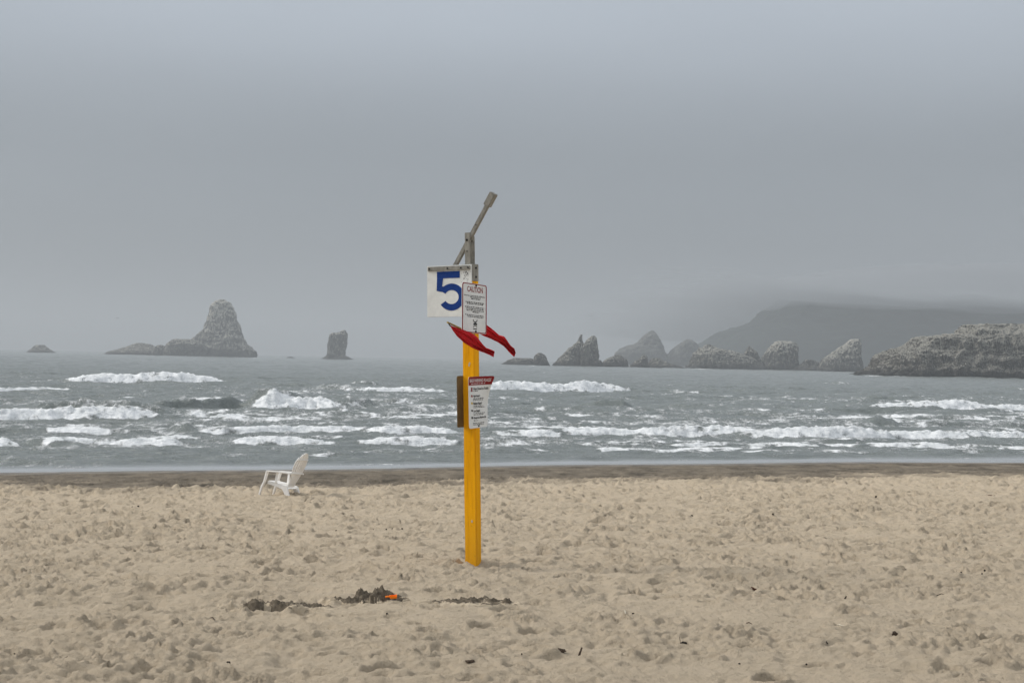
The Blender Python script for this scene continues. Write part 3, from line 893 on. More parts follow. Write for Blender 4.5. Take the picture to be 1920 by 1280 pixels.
# chips where the paint has gone
for (x, z) in ((.028, hh_(974)), (.012, hh_(683)), (.018, hh_(680))):
    MB().prism([(x - .008, z - .012), (x + .006, z - .016), (x + .011, z + .004), (x + .002, z + .02), (x - .009, z + .010)], 'y', -W - .004, -W - .0012).build('paint_chip', 'pale_straw', post)

# ------------------------------------------------------------------ writing and plates
def text_mesh(txt, bold=0.):
    cu = bpy.data.curves.new('lettering', 'FONT')
    cu.body = txt; cu.size = 1.; cu.offset = bold; cu.resolution_u = 3
    o = bpy.data.objects.new('lettering', cu)
    col.objects.link(o)
    dg = bpy.context.evaluated_depsgraph_get()
    me = bpy.data.meshes.new_from_object(o.evaluated_get(dg))
    bpy.data.objects.remove(o); bpy.data.curves.remove(cu)
    v = np.array([tuple(p.co) for p in me.vertices]); f = [tuple(p.vertices) for p in me.polygons]
    bpy.data.meshes.remove(me)
    return v, f

def text_on(mb, txt, x0, x1, z0, z1, y, bold=0., curve=None, skew=0.):
    """lettering fitted into a box on a plate facing -y"""
    v, f = text_mesh(txt, bold)
    mn, mx = v.min(0), v.max(0)
    out = []
    for p in v:
        a = (p[0] - mn[0]) / (mx[0] - mn[0]); c_ = (p[1] - mn[1]) / (mx[1] - mn[1])
        out.append((x0 + (x1 - x0) * a + skew * c_, y, z0 + (z1 - z0) * c_))
    if curve: out = [(p[0], p[1] + curve(p[0], p[2]), p[2]) for p in out]
    mb.add(out, f)

def rrect(x0, x1, z0, z1, r, n=5):
    pts = []
    for cx, cz, a0 in ((x1 - r, z0 + r, -90), (x1 - r, z1 - r, 0), (x0 + r, z1 - r, 90), (x0 + r, z0 + r, 180)):
        for k in range(n + 1):
            a = R(a0 + 90 * k / n)
            pts.append((cx + r * math.cos(a), cz + r * math.sin(a)))
    return pts

def word_line(mb, rnd, x0, x1, z, h, y, curve=None):
    """a line of print too small to read: dark word-shaped strokes"""
    x = x0
    while x < x1 - .006:
        w = min(rnd.uniform(.016, .05), x1 - x)
        k = max(1, int(w / .009))
        for i in range(k):
            a = x + w * i / k; b_ = a + w / k * .72
            t = h * rnd.choice((.75, .75, 1., 1.15)); d0 = h * rnd.choice((0, 0, 0, -.25))
            pts = [(a, y, z + d0), (b_, y, z + d0), (b_, y, z + t), (a, y, z + t)]
            if curve: pts = [(p[0], p[1] + curve(p[0], p[2]), p[2]) for p in pts]
            mb.add(pts, [(0, 1, 2, 3)])
        x += w + .011

# --- number board
bz0, bz1 = hh_(592), hh_(495)
bx0, bx1 = -.535, .066
num = empty('number_board', ROOT @ YAW @ Matrix.Translation((0, -W - .012, 0)))
tag(num, 'square white board with a large blue 5 hanging under the lever', 'sign')
MB().prism([(bx0, bz0 + .004), (bx1, bz0), (bx1 + .002, bz1), (bx0 + .004, bz1 - .002)], 'y', -.008, .008).build('board', 'white_board', num, .0025)
bar = MB().box(bx0 + .02, bx1 - .012, -.022, -.0085, bz1 - .062, bz1 - .012).build('top_bar', 'weathered_metal', num, .003)
for x in (bx0 + .045, bx0 + .29, bx0 + .47, bx1 - .035):
    MB().tube([(x, -.030, bz1 - .037), (x, -.0215, bz1 - .037)], .010, 8).build('bolt', 'dark_bolt', bar)
def bxz(u, v): return (bx0 + (bx1 - bx0) * u, bz1 - (bz1 - bz0) * v)
# the figure 5: flag, stem and open bowl
pts_out, pts_in = [], []
cu_, cv_ = .555, .617
for k in range(33):
    a = R(150 - (150 + 148) * k / 32)    # from upper left round the right to the lower left
    pts_out.append((cu_ + .290 * math.cos(a), cv_ - .262 * math.sin(a)))
    pts_in.append((cu_ + .158 * math.cos(a), cv_ - .135 * math.sin(a)))
fm_ = MB()
y5 = -.0105
v = [(bxz(*p)[0], y5, bxz(*p)[1]) for p in pts_out] + [(bxz(*p)[0], y5, bxz(*p)[1]) for p in pts_in]
fm_.add(v, [(i, i + 1, 34 + i, 33 + i) for i in range(32)])
for poly in ([(.232, .118), (.745, .118), (.745, .250), (.232, .250)], [(.232, .251), (.372, .251), (.345, .402), (.222, .49)], [(.222, .4905), (.345, .4025), (.43, .42), (.415, .50), (.335, .512)]):
    fm_.add([(bxz(*p)[0], y5 - .0004, bxz(*p)[1]) for p in poly], [tuple(range(len(poly)))])
fm_.build('figure_five', 'blue_paint', num)
chips = MB(); rnd = random.Random(8)
for k in range(26):
    u_ = rnd.gauss(.86, .05); v__ = rnd.uniform(.12, .36); s__ = rnd.uniform(.002, .008)
    x, z = bxz(min(u_, .98), v__)
    chips.add([(x - s__, y5 - .001, z), (x, y5 - .001, z - s__ * .7), (x + s__, y5 - .001, z + s__ * .3), (x + s__ * .2, y5 - .001, z + s__)], [(0, 1, 2, 3)])
tag(chips.build('scuff_marks', 'sign_black', num), kind='stuff')

# --- caution sign, on the right face of the post (that face turns away from the viewer)
FACE = Matrix.Rotation(R(63), 4, 'Z')
def on_right_face(xoff, z, out, tilt):
    return ROOT @ YAW @ Matrix.Translation((W + out, xoff, z)) @ Matrix.Rotation(R(90), 4, 'Z') @ Matrix.Rotation(R(tilt), 4, 'Y')
cz = (hh_(529) + hh_(625)) / 2; ch_ = (hh_(529) - hh_(625)) / 2 - .01
cs = empty('caution_sign', on_right_face(-.045, cz, .006, 2.0))
tag(cs, 'white caution sign with thin red border bolted high on the yellow post', 'sign')
cw = .305
MB().prism(rrect(-cw, cw, -ch_, ch_, .035), 'y', -.002, .002).build('plate', 'sign_white', cs)
o1 = rrect(-cw + .004, cw - .004, -ch_ + .004, ch_ - .004, .033); i1 = rrect(-cw + .026, cw - .026, -ch_ + .014, ch_ - .014, .024)
nb = len(o1); mb = MB()
mb.add([(p[0], -.0034, p[1]) for p in o1 + i1], [(i, (i + 1) % nb, nb + (i + 1) % nb, nb + i) for i in range(nb)])
mb.build('border', 'sign_red', cs)
def cxz(u, v): return (-cw + 2 * cw * u, ch_ - 2 * ch_ * v)
mb = MB()
x0, z1 = cxz(.20, .068); x1, z0 = cxz(.83, .175)
text_on(mb, 'CAUTION', x0, x1, z0, z1, -.0036, .012)
# slab serifs, as on the painted heading
for u_ in (.385, .475, .56, .66, .70, .80):
    for v__ in (.068, .169):
        a_, b__ = cxz(u_ - .020, v__), cxz(u_ + .020, v__ + .007)
        mb.add([(a_[0], -.0037, a_[1]), (b__[0], -.0037, a_[1]), (b__[0], -.0037, b__[1]), (a_[0], -.0037, b__[1])], [(0, 1, 2, 3)])
mb.build('heading', 'sign_red', cs)
mb = MB(); rnd = random.Random(5)
for v__, ua, ub in ((.262, .09, .93), (.292, .32, .75), (.322, .36, .73), (.392, .14, .87), (.420, .2, .86), (.488, .12, .89), (.522, .17, .88), (.556, .18, .88), (.586, .42, .68), (.648, .13, .87), (.680, .22, .86)):
    word_line(mb, rnd, cxz(ua, 0)[0], cxz(ub, 0)[0], cxz(0, v__)[1], .0115, -.0036)
tag(mb.build('body_text', 'sign_black', cs), kind='stuff')
mb = MB()
def strokes(mb, pl, w, y=-.0037):
    for (a_, b__) in zip(pl[:-1], pl[1:]):
        ax, az = cxz(*a_); bx_, bz_ = cxz(*b__)
        L_ = math.hypot(bx_ - ax, bz_ - az) or 1; nx, nz_ = -(bz_ - az) / L_ * w, (bx_ - ax) / L_ * w
        mb.add([(ax + nx, y, az + nz_), (bx_ + nx, y, bz_ + nz_), (bx_ - nx, y, bz_ - nz_), (ax - nx, y, az - nz_)], [(0, 1, 2, 3)])
strokes(mb, [(.44, .725), (.47, .765), (.53, .778), (.58, .765), (.61, .725)], .006)
strokes(mb, [(.46, .825), (.50, .806), (.52, .815), (.55, .806), (.60, .825)], .012)
strokes(mb, [(.45, .885), (.48, .855), (.52, .842), (.57, .855), (.60, .885)], .004)
strokes(mb, [(.45, .912), (.60, .912)], .005)
mb.build('pictogram', 'sign_black', cs)
for z in (ch_ - .022, -ch_ + .022):
    MB().tube([(.03, -.010, z), (.03, -.003, z)], .014, 8).build('bolt', 'dark_bolt', cs)

# --- flag code sign, bent at its free upper corner
fz = (hh_(704) + hh_(800)) / 2; fh = (hh_(704) - hh_(800)) / 2
fs_ = empty('flag_code_sign', on_right_face(.022, fz, .006, -.8))
tag(fs_, 'white warning flags sign with red header and bent corner on the yellow post', 'sign')
fw_ = .23
def curl(x, z):
    t = max(0, (x + .02) / fw_); k = max(0, (z + fh * .2) / (fh * 1.2))
    return -.075 * t * t * k * k - .02 * t * k
def fxz(u, v): return (-fw_ + 2 * fw_ * u, fh - 2 * fh * v)
def plate(z_lo, z_hi, y0, y1, nx=18, nz=24):
    mb = MB(); v = []
    for y in (y0, y1):
        for j in range(nz + 1):
            for i in range(nx + 1):
                x = -fw_ + 2 * fw_ * i / nx; z = z_lo + (z_hi - z_lo) * j / nz
                r_ = .03     # rounded corners
                ex = min(fw_ - abs(x), r_); ez = min(fh - abs(z), r_)
                if ex < r_ and ez < r_:
                    qx, qz = r_ - ex, r_ - ez; L_ = math.hypot(qx, qz)
                    if L_ > r_:
                        x = math.copysign(fw_ - r_ + qx * r_ / L_, x); z = math.copysign(fh - r_ + qz * r_ / L_, z)
                v.append((x, y + curl(x, z), z))
    N = (nx + 1) * (nz + 1); f = []
    for j in range(nz):
        for i in range(nx):
            a_ = j * (nx + 1) + i
            f.append((a_, a_ + 1, a_ + nx + 2, a_ + nx + 1)); f.append((N + a_, N + a_ + nx + 1, N + a_ + nx + 2, N + a_ + 1))
    rim = [j * (nx + 1) for j in range(nz + 1)], [j * (nx + 1) + nx for j in range(nz + 1)], list(range(nx + 1)), [nz * (nx + 1) + i for i in range(nx + 1)]
    for rr in rim:
        for a_, b__ in zip(rr[:-1], rr[1:]): f.append((a_, b__, N + b__, N + a_))
    return mb.add(v, f)
plate(-fh, fh, -.0015, .0015).build('plate', 'sign_white', fs_, smooth=False)
plate(fxz(0, .168)[1], fh - .0005, -.0032, -.0020, 18, 8).build('header_band', 'sign_red', fs_)
mb = MB()
x0, z1 = fxz(.06, .045); x1, z0 = fxz(.93, .110)
text_on(mb, 'BEACH WARNING FLAGS', x0, x1, z0, z1, -.0040, .012, curl)
rnd = random.Random(6)
word_line(mb, rnd, fxz(.14, 0)[0], fxz(.8, 0)[0], fxz(0, .145)[1], .009, -.0040, curl)
mb.build('heading', 'sign_white', fs_)
mb = MB()
for txt, v0, v1, ub in (('Water Closed to Public', .212, .262, .93), ('High Hazard', .355, .41, .58), ('Medium Hazard', .495, .548, .68), ('Low Hazard', .640, .692, .58), ('Dangerous Marine Life', .775, .832, .90)):
    x0, z1 = fxz(.24, v0); x1, z0 = fxz(ub, v1)
    text_on(mb, txt, x0, x1, z0, z1, -.0033, .025, curl)
for v__, ua, ub in ((.290, .24, .48), (.437, .24, .76), (.465, .24, .74), (.580, .24, .77), (.608, .24, .85), (.722, .24, .85), (.750, .24, .78), (.862, .24, .47), (.910, .20, .82), (.940, .22, .78)):
    word_line(mb, rnd, fxz(ua, 0)[0], fxz(ub, 0)[0], fxz(0, v__)[1], .010, -.0033, curl)
tag(mb.build('print', 'sign_black', fs_), kind='stuff')
def swatch(u0, u1, v0, v1, mt):
    mb = MB(); x0, z1 = fxz(u0, v0); x1, z0 = fxz(u1, v1)
    mb.add([(x, -.0034 + curl(x, z), z) for x, z in ((x0, z0), (x1, z0 - .004), (x1, z1 - .004), (x0, z1))], [(0, 1, 2, 3)])
    mb.build('flag_symbol', mt, fs_)
swatch(.12, .20, .205, .245, 'sign_red'); swatch(.12, .20, .25, .285, 'sign_red'); swatch(.12, .20, .35, .39, 'sign_red')
swatch(.12, .20, .49, .53, 'sign_yellow'); swatch(.12, .20, .635, .67, 'sign_black'); swatch(.12, .20, .77, .81, 'sign_black')
MB().tube([(.0, -.010, -fh + .022), (.0, -.002, -fh + .022)], .011, 8).build('bolt', 'dark_bolt', fs_)

# --- board on the far side, seen from behind
bk = empty('back_board', ROOT @ YAW @ Matrix.Translation((-W - .006, -.01, (hh_(702) + hh_(799)) / 2)) @ Matrix.Rotation(R(90), 4, 'Z'))
tag(bk, 'bare brown back of a board showing left of the yellow post', 'sign')
MB().prism(rrect(-.20, .20, -fh, fh, .025), 'y', -.004, .004).build('board', 'brown_board', bk)
for z in (-.2, .2):
    MB().tube([(.0, .004, z), (.0, .012, z)], .01, 8).build('bolt', 'dark_bolt', bk)

# ------------------------------------------------------------------ red flags
def flag(top, bot, d, label, staff, fold, hook):
    """cloth between an upper and a lower edge, blown to the right, folding as it goes"""
    t = empty('warning_flag', Matrix.Translation(at(*staff[0], d + staff[2])))
    inv = t.matrix_world.inverted()
    def samp(pl, s):
        L = [0]
        for a_, b__ in zip(pl[:-1], pl[1:]): L.append(L[-1] + math.hypot(b__[0] - a_[0], b__[1] - a_[1]))
        s *= L[-1]
        for k in range(len(pl) - 1):
            if s <= L[k + 1] or k == len(pl) - 2:
                w = (s - L[k]) / (L[k + 1] - L[k] + 1e-9)
                return pl[k][0] + (pl[k + 1][0] - pl[k][0]) * w, pl[k][1] + (pl[k + 1][1] - pl[k][1]) * w
    nu, nv = 56, 22; v = []
    for i in range(nu + 1):
        s = i / nu
        a_ = samp(top, s); b__ = samp(bot, s)
        for j in range(nv + 1):
            w = j / nv
            x = a_[0] + (b__[0] - a_[0]) * w; y = a_[1] + (b__[1] - a_[1]) * w
            dd = d + .10 * s + fold * (math.sin(7.5 * s + 3.2 * w) * (.25 + .75 * s) + .45 * math.sin(15 * w + 4 * s) * (.3 + s) + .28 * math.sin(26 * w - 9 * s + 1.3 * math.sin(6 * s)) * (.5 + s)) + .05 * w
            v.append(inv @ at(x, y, dd))
    f = [(i * (nv + 1) + j, i * (nv + 1) + j + 1, (i + 1) * (nv + 1) + j + 1, (i + 1) * (nv + 1) + j) for i in range(nu) for j in range(nv)]
    mb = MB(); mb.add(v, f)
    o = mb.build('cloth', 'red_cloth', t, smooth=True)
    md = o.modifiers.new('hem', 'SOLIDIFY'); md.thickness = .003
    MB().tube([inv @ at(*staff[0], d + staff[2]), inv @ at(*staff[1], d + staff[3])], .011, 8).build('staff', 'staff_wood', t)
    if hook:
        p0 = inv @ at(841.5, 607, d + staff[2])
        MB().tube([p0 + Vector((0, -.012, 0)), p0 + Vector((.012, -.02, -.018)), p0 + Vector((.022, -.01, -.03))], .007, 6).build('clip', 'dark_bolt', t)
    tag(t, label, 'flag', 'pair of red warning flags')
D0 = base.y
flag([(845, 610), (857, 614.5), (869, 618), (885, 625), (895, 632), (905, 645), (911, 652), (922, 656), (927.5, 659)],
     [(845, 611.5), (849, 619), (857, 630), (870, 642.5), (882, 650), (893, 655), (905, 660), (917, 665), (925.5, 669.5)],
     D0 - .40, 'red flag streaming across the front of the yellow post', ((838.5, 604), (890, 628), .02, .28), .035, True)
flag([(893, 602), (904, 606), (914, 610.5), (926, 619), (936, 628), (945, 630.5), (952, 640), (958, 648), (964.5, 653), (967, 661)],
     [(893, 615), (900, 626), (908, 630.5), (920, 634.5), (932, 640.5), (945, 649.5), (952, 657), (958, 663), (961, 666), (964.5, 669)],
     D0 + .46, 'red flag showing behind the caution sign, right of the post', ((884, 596), (906, 622), .02, .0), .04, False)

# ------------------------------------------------------------------ chair
cb = ground_at(549, 934)
CH = Matrix.Translation(Vector((cb.x, cb.y, sand_z(cb.x, cb.y) - .01))) @ Matrix.Rotation(R(180 - 23), 4, 'Z') @ Matrix.Rotation(R(4.5), 4, 'X') @ Matrix.Scale(.94, 4)
chair = empty('beach_chair', CH)
tag(chair, 'white plastic slatted garden armchair alone on the sand facing the sea', 'chair')
# local x: forward, y: to the sitter's left; near side is +y or -y alike
def both(fn):
    for s_ in (-1, 1): fn(s_)
def legs(s_):
    y = .285 * s_
    MB().beam([(.695, y * 1.03, -.03), (.645, y * 1.03, .15), (.590, y * 1.02, .27), (.535, y, .50)], [.055, .065, .06, .075], [.035, .05, .045, .045]).build('leg', 'chair_plastic', chair, .006)
    MB().prism([(.53, .225), (.53, .29), (.40, .278), (.25, .245), (.07, .205), (.02, .19), (-.06, -.03), (.055, -.03), (.10, .06), (.15, .125), (.28, .165)], 'y', .235 * s_ - .02, .235 * s_ + .02).build('side_rail', 'chair_plastic', chair, .006)
    MB().beam([(.545, y, .512), (.30, y * 1.02, .508), (.05, y, .492), (-.085, y * .93, .478)], [.10, .115, .09, .06], .032).build('armrest', 'chair_plastic', chair, .008)
    MB().prism([(.31, .495), (.225, .495), (.265, .465), (.275, .25), (.335, .262)], 'y', .262 * s_ - .014, .262 * s_ + .014).build('arm_support', 'chair_plastic', chair, .004)
both(legs)
# seat slats, front edge curling down
for i in range(6):
    x = .50 - .083 * i; z = .292 - .019 * i - .002 * i * i
    MB().beam([(x + .036, 0, z - (.035 if i == 0 else .0)), (x + .015, 0, z + .004), (x - .036, 0, z - .012)], .43, .018).build('seat_slat', 'chair_plastic', chair, .004)
# fan back of seven slats, rounded over the top
def back_pt(h):        # centre line of the back
    pts = [(.055, .20), (-.015, .34), (-.085, .48), (-.20, .75), (-.285, .95)]
    for (a_, b__) in zip(pts[:-1], pts[1:]):
        if h <= b__[1] or b__ is pts[-1]:
            w = (h - a_[1]) / (b__[1] - a_[1])
            return a_[0] + (b__[0] - a_[0]) * w
ns = 7
for i in range(ns):
    k = i - (ns - 1) / 2
    topz = .955 - .016 * k * k
    P_, Wd = [], []
    for j in range(9):
        z = .19 + (topz - .19) * j / 8
        fan = .040 + .034 * sm(.2, .66, z) - .006 * sm(.75, .95, z)
        y = k * fan
        P_.append(Vector((back_pt(z) + .7 * y * y, y, z))); Wd.append(fan - .008)
    mb = MB().beam(P_, Wd, .02)
    for q in range(1, 5):        # tops cut to one arch
        a_ = -1 if q in (4, 1) else 1
        x, y, z = mb.v[-q]
        mb.v[-q] = (x + .016 * 2 * k * a_ * .5 * .4, y, z - .016 * 2 * k * a_ * .5)
    mb.build('back_slat', 'chair_plastic', chair, .003)
MB().beam([Vector((back_pt(.49) - .022 + .7 * y * y, y, .487)) for y in np.linspace(-.265, .265, 9)], .03, .022, Vector((0, 0, 1))).build('back_brace', 'chair_plastic', chair, .004)
MB().beam([Vector((back_pt(.80) - .020 + .7 * y * y, y, .80)) for y in np.linspace(-.225, .225, 9)], .024, .018, Vector((0, 0, 1))).build('back_brace', 'chair_plastic', chair, .004)

# ------------------------------------------------------------------ sand castle and diggings
def mound(name, px, width_px, h_px, label, cat, seed, turrets=(), dens=1.):
    """lumpy pile of dug sand; px = photo pixel of its middle foot"""
    c0 = ground_at(*px)
    c0.z = sand_z(c0.x, c0.y)
    k = c0.y / F
    wx = width_px * k / 2; H = h_px * k; wy = max(wx * .38, .14)
    n, mrows = 130, 60
    U = np.linspace(-1, 1, n); Vv = np.linspace(-1, 1, mrows)
    UU, VV = np.meshgrid(U, Vv)
    X = UU * wx; Y = VV * wy
    rr = np.sqrt(UU ** 2 + VV ** 2)
    edge = 1 - sm(.35, 1., rr + .25 * n2(UU * 4 + seed, VV * 3))
    clump = .5 + .8 * n2(X * 9 + seed * 3, Y * 9) + .5 * n2(X * 22 + seed, Y * 22) + .3 * (1 - 2 * np.abs(n2(X * 40, Y * 40 + seed)))
    Z = edge * H * np.clip(clump, .05, 1.6) * dens
    for (tx_, ty_, tr, th_) in turrets:
        d_ = np.hypot(X - tx_ * k, Y - ty_ * k); R_ = tr * k
        ang = np.arctan2(Y - ty_ * k, X - tx_ * k)
        cren = .8 + .28 * np.sign(np.sin(ang * 4)) * n2(X * 60, Y * 60 + 2) + .35 * n2(X * 45, Y * 45)
        Z = np.maximum(Z, (1 - sm(.55, 1.15, d_ / R_ + .15 * n2(X * 30, Y * 30))) * th_ * k * cren + Z * .5)
    gz = np.array([[sand_z(c0.x + X[j, i], c0.y + Y[j, i]) for i in range(n)] for j in range(mrows)]) - c0.z
    Zs = gz + np.where(edge > .02, Z, 0) - .03 * (1 - sm(0, .2, edge))
    V = np.stack([X.ravel(), Y.ravel(), Zs.ravel()], 1)
    fresh = np.clip(sm(.0, .03, Z) * (.85 + .9 * n2(X * 6 + seed, Y * 6)) * sm(.1, .6, edge) * 1.2, 0, 1)
    if name == 'sand_castle': fresh = np.maximum(fresh, sm(.015, .04, Z) * (edge > .2))
    me = mesh_np(name, V, grid_quads(mrows, n), ['dug_sand'], True, {'fresh': fresh})
    o = link(name, me); o.location = c0
    tag(o, label, cat)
    return o
mound('sand_castle', (686, 1131), 190, 11, 'crumbling dark sand castle with two small towers beside the orange toy', 'sand castle', 3, ((-14, 6, 10, 15), (21, 8, 15, 15), (-5, 2, 14, 9)), 1.1)
mound('sand_heap', (535, 1144), 270, 8.5, 'scattered heap of dug damp sand left of the sand castle', 'sand heap', 9, (), .8)
mound('sand_heap', (888, 1137), 250, 6.5, 'low dark ridge of dug sand right of the sand castle', 'sand heap', 15, ((-10, 2, 20, 8), (62, 0, 9, 9), (32, 0, 12, 5)), .85)

tp = ground_at(734, 1131); tp.z = sand_z(tp.x, tp.y) + .035
toy = empty('toy_scoop', Matrix.Translation(tp + Vector((0, -.05, .0))) @ Matrix.Rotation(R(12), 4, 'Z') @ Matrix.Rotation(R(-6), 4, 'Y') @ Matrix.Scale(.88, 4))
tag(toy, 'bright orange plastic toy scoop lying in front of the sand castle', 'toy')
sc_ = MB()
sc_.prism([(-.012, -.012), (.058, -.014), (.062, .026), (.056, .028), (.052, -.004), (-.008, -.002), (-.008, .028), (-.014, .027)], 'y', -.024, .024)
sc_.prism([(-.012, -.012), (.058, -.014), (.060, .020), (-.012, .023)], 'y', .022, .027)
sc_.prism([(-.012, -.012), (.058, -.014), (.060, .012), (-.012, .015)], 'y', -.027, -.022)
sc_.build('scoop', 'orange_plastic', toy, .002)
MB().tube([(-.010, 0, .010), (-.035, 0, .014), (-.062, 0, .012)], [.010, .009, .011], 8).build('handle', 'orange_plastic', toy)

# ------------------------------------------------------------------ things lying on the sand
def blob(name, px, w_px, h_px, material, label, cat, seed, group=None):
    c0 = ground_at(*px); c0.z = sand_z(c0.x, c0.y); k = c0.y / F
    w, h = w_px * k * .42, h_px * k * .8
    me = bpy.data.meshes.new(name); bm = bmesh.new()
    bmesh.ops.create_icosphere(bm, subdivisions=3, radius=1)
    P_ = np.array([tuple(v.co) for v in bm.verts])
    f = 1 + .45 * n3(P_ * 1.3 + seed * 3.1) + .35 * n3(P_ * 3.1 + seed)
    for v, s_ in zip(bm.verts, f):
        v.co = Vector((v.co.x * w * s_, v.co.y * w * .7 * s_, v.co.z * h * .62 * s_ + h * .45))
    bm.to_mesh(me); bm.free()
    me.materials.append(MATS[material])
    o = link(name, me); o.location = c0
    tag(o, label, cat, group)
    return o
ORD = ['first', 'second', 'third', 'fourth', 'fifth', 'sixth', 'seventh', 'eighth']
PG = 'dark bits of weed in a row on the sand'
for i, (x, y, w, h) in enumerate([(18, 1238, 7, 4), (45, 1241, 5, 3), (59, 1235, 8, 5), (97, 1244, 9, 5), (127, 1240, 9, 5), (153, 1239, 6, 4), (78, 1237, 4, 3), (27, 1235, 4, 3)]):
    blob('seaweed_bit', (x, y), w, h, 'dark_weed', 'small black seaweed bit, %s from the left in the lower left row' % ORD[[0, 2, 3, 5, 6, 7, 4, 1][i]], 'seaweed', i, PG)
blob('seaweed_lump', (197, 1234), 12, 6, 'dark_weed', 'black lump of seaweed at the right end of the lower left row', 'seaweed', 21)
blob('seaweed_lump', (428, 1256), 9, 6, 'dark_weed', 'single black lump of seaweed near the bottom edge, left of centre', 'seaweed', 22)
for i, (x, y, w) in enumerate([(1297, 974, 5), (1329, 971, 4), (1346, 972, 3), (1389, 967, 4), (1426, 972, 5), (1416, 975, 3), (1449, 973, 4)]):
    blob('seaweed_bit', (x, y), w, 3.5, 'dark_weed', 'tiny black seaweed bit, %s counting rightwards from the post on the far sand' % ORD[[0, 1, 2, 3, 5, 4, 6][i]], 'seaweed', 30 + i, 'tiny dark bits strewn right of the post')
for i, (x, y, w) in enumerate([(630, 999, 4), (673, 1000, 4), (690, 998, 3), (724, 998, 4), (736, 997, 4), (754, 996, 4), (742, 999, 3), (700, 998, 3)]):
    blob('seaweed_bit', (x, y), w, 3, 'dark_weed', 'tiny black seaweed bit, %s from the left in the line left of the post' % ORD[[0, 1, 2, 4, 5, 7, 6, 3][i]], 'seaweed', 40 + i, 'tiny dark bits strewn left of the post')
STRAY = ['left one of two black specks far left below the wet sand', 'right one of two black specks far left below the wet sand',
         'black speck on the far sand left of the flat kelp', 'black speck on the far sand right of the post, nearest the wet sand', 'black speck just below the orange toy',
         'black speck beside the tiny pale straw', 'black speck left of the leaning grey stick, near the bottom edge', 'left speck of the trio below the curled kelp',
         'right speck of the trio below the curled kelp', 'lowest speck of the trio below the curled kelp', 'black speck at the bottom edge below the upright twig',
         'black speck at the bottom edge below the short flat stick', 'larger black speck at the bottom edge under the pale straw', 'black speck right of the upright twig', 'black speck at the bottom edge under the spiky tuft']
for i, (x, y, w) in enumerate([(248, 956, 3.5), (259, 954, 4), (1642, 937, 5), (1563, 945, 4), (725, 1162, 4), (1187, 1156, 5), (978, 1239, 3), (1802, 1083, 4), (1846, 1084, 4), (1841, 1091, 3), (1386, 1252, 5), (1512, 1250, 4), (1554, 1254, 6), (1404, 1224, 4), (1658, 1268, 4)]):
    blob('seaweed_bit', (x, y), w, 3.5, 'dark_weed', STRAY[i], 'seaweed', 60 + i, 'stray dark specks on the sand')
blob('kelp_piece', (1862, 934), 20, 4, 'brown_weed', 'flat dark piece of kelp on the far sand near the right edge', 'kelp', 80)
blob('kelp_piece', (1874, 1031), 20, 6, 'brown_weed', 'curled dark piece of kelp near the right edge halfway down the sand', 'kelp', 81)
blob('kelp_clump', (1410, 1117), 17, 9, 'brown_weed', 'reddish brown clump of weed right of the sand castle', 'kelp', 82)
blob('kelp_clump', (1282, 1213), 13, 6, 'dark_weed', 'black weed clump with an upright twig beside it', 'kelp', 83)
blob('kelp_clump', (1050, 1231), 22, 7, 'driftwood', 'ragged grey brown clump just left of the leaning stick', 'kelp', 84)
blob('kelp_clump', (882, 1256), 22, 6, 'driftwood', 'dark weed clump near the bottom edge below the post', 'kelp', 85)
blob('kelp_clump', (1677, 1209), 12, 9, 'driftwood', 'spiky brown weed tuft on the lower right sand', 'kelp', 86)

def stick(name, pts, r_px, material, label, cat, lift=None):
    c0 = ground_at(*pts[0]); c0.z = sand_z(c0.x, c0.y); k = c0.y / F
    P_ = []
    for i, (x, y) in enumerate(pts):
        p = at(x, y, c0.y + .01 * i)
        P_.append(p)
    P_[0].z = c0.z - .02
    t = [p - P_[0] for p in P_]
    mb = MB().tube(t, [r_px * k * (1 - .35 * i / max(1, len(pts) - 1)) for i in range(len(pts))], 7)
    o = mb.build(name, material, None, smooth=True); o.location = P_[0]
    tag(o, label, cat)
stick('driftwood_stick', [(1578, 1130), (1583, 1123), (1587, 1117)], 2.0, 'dark_weed', 'short dark stick leaning in the sand right of centre', 'stick')
stick('driftwood_stick', [(1084, 1234), (1087, 1224), (1091, 1213)], 2.6, 'driftwood', 'grey stick leaning upright in the sand below the post', 'stick')
stick('twig', [(1277, 1214), (1275.5, 1203), (1274, 1193)], .7, 'dark_weed', 'thin upright twig rising from the black weed clump', 'twig')
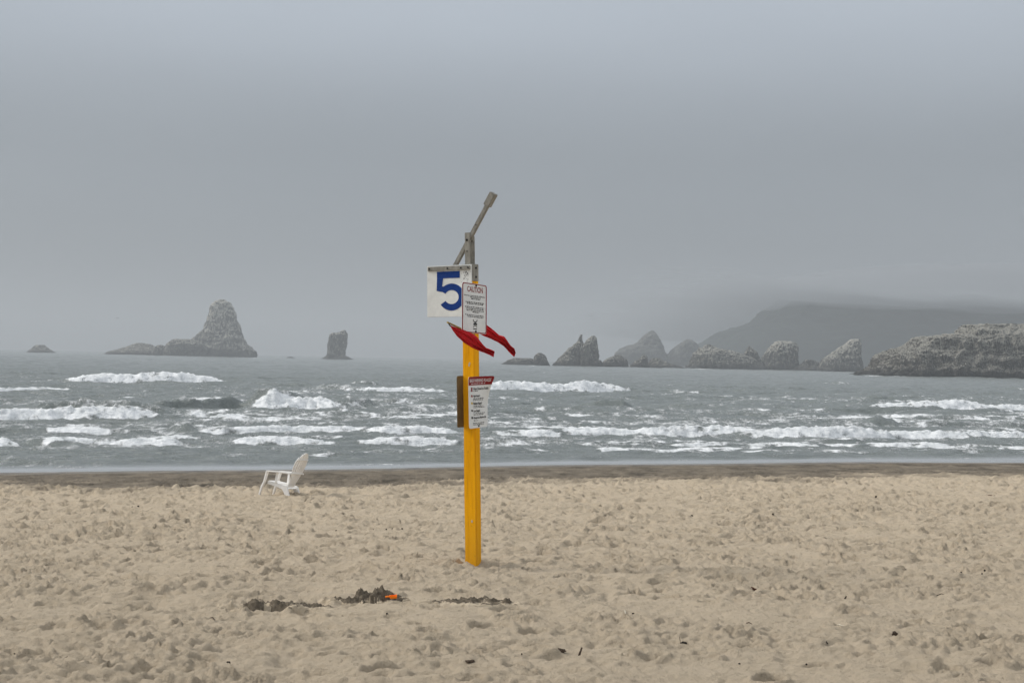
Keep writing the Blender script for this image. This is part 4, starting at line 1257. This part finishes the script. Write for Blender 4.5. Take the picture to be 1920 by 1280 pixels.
stick('twig', [(1754, 1124), (1756, 1116), (1765, 1112.5), (1774, 1114), (1779, 1121), (1785, 1123)], .8, 'dark_weed', 'thin twig arched like a hoop over the sand', 'twig')
def lying(name, a, b, r_px, material, label, cat):
    A = ground_at(*a); B = ground_at(*b); A.z = sand_z(A.x, A.y) + .008; B.z = sand_z(B.x, B.y) + .008
    k = A.y / F; mid = (A + B) / 2 + Vector((0, 0, .012))
    o = MB().tube([Vector((0, 0, 0)), mid - A, B - A], [r_px * k, r_px * k * 1.1, r_px * k * .6], 7).build(name, material, None, smooth=True)
    o.location = A
    tag(o, label, cat)
lying('driftwood_stick', (677, 1069), (702, 1068), 1.8, 'dark_weed', 'dark stick lying flat left of the post foot', 'stick')
lying('straw', (1566, 1177), (1581, 1186), .9, 'pale_straw', 'pale straw lying on the lower right sand', 'straw')
lying('straw', (1171, 1152), (1173, 1161), .9, 'pale_straw', 'tiny pale straw on the sand right below the post', 'straw')
lying('driftwood_stick', (1541, 1213), (1552, 1218), 1.5, 'dark_weed', 'short dark stick lying flat near the lower right', 'stick')
lying('driftwood_stick', (1398, 1173), (1410, 1178), 1.0, 'driftwood', 'thin brown stick lying flat below the reddish clump', 'stick')
lying('driftwood_stick', (395, 1169), (402, 1177), 1.2, 'driftwood', 'small brown stick on the sand left of the dug heaps', 'stick')

# a gull far out
gp = at(220, 597, 620)
mb = MB()
mb.add([(-.16, 0, 0), (.2, .0, .02), (0, -.05, .02), (0, .05, .02), (0, 0, .07), (0, 0, -.05),
        (-.42, .06, .30), (-.75, .0, .22), (.40, .06, .34), (.78, .02, .42), (-.06, .12, .04), (.06, .12, .04)],
       [(0, 2, 4), (0, 4, 3), (0, 5, 2), (0, 3, 5), (1, 4, 2), (1, 3, 4), (1, 2, 5), (1, 5, 3), (2, 10, 6), (10, 7, 6), (3, 11, 8), (11, 9, 8), (2, 6, 3), (2, 3, 8)])
g_ = mb.build('gull', 'gull_grey')
g_.location = gp
tag(g_, 'tiny gull flying left of the tall sea stack', 'bird')
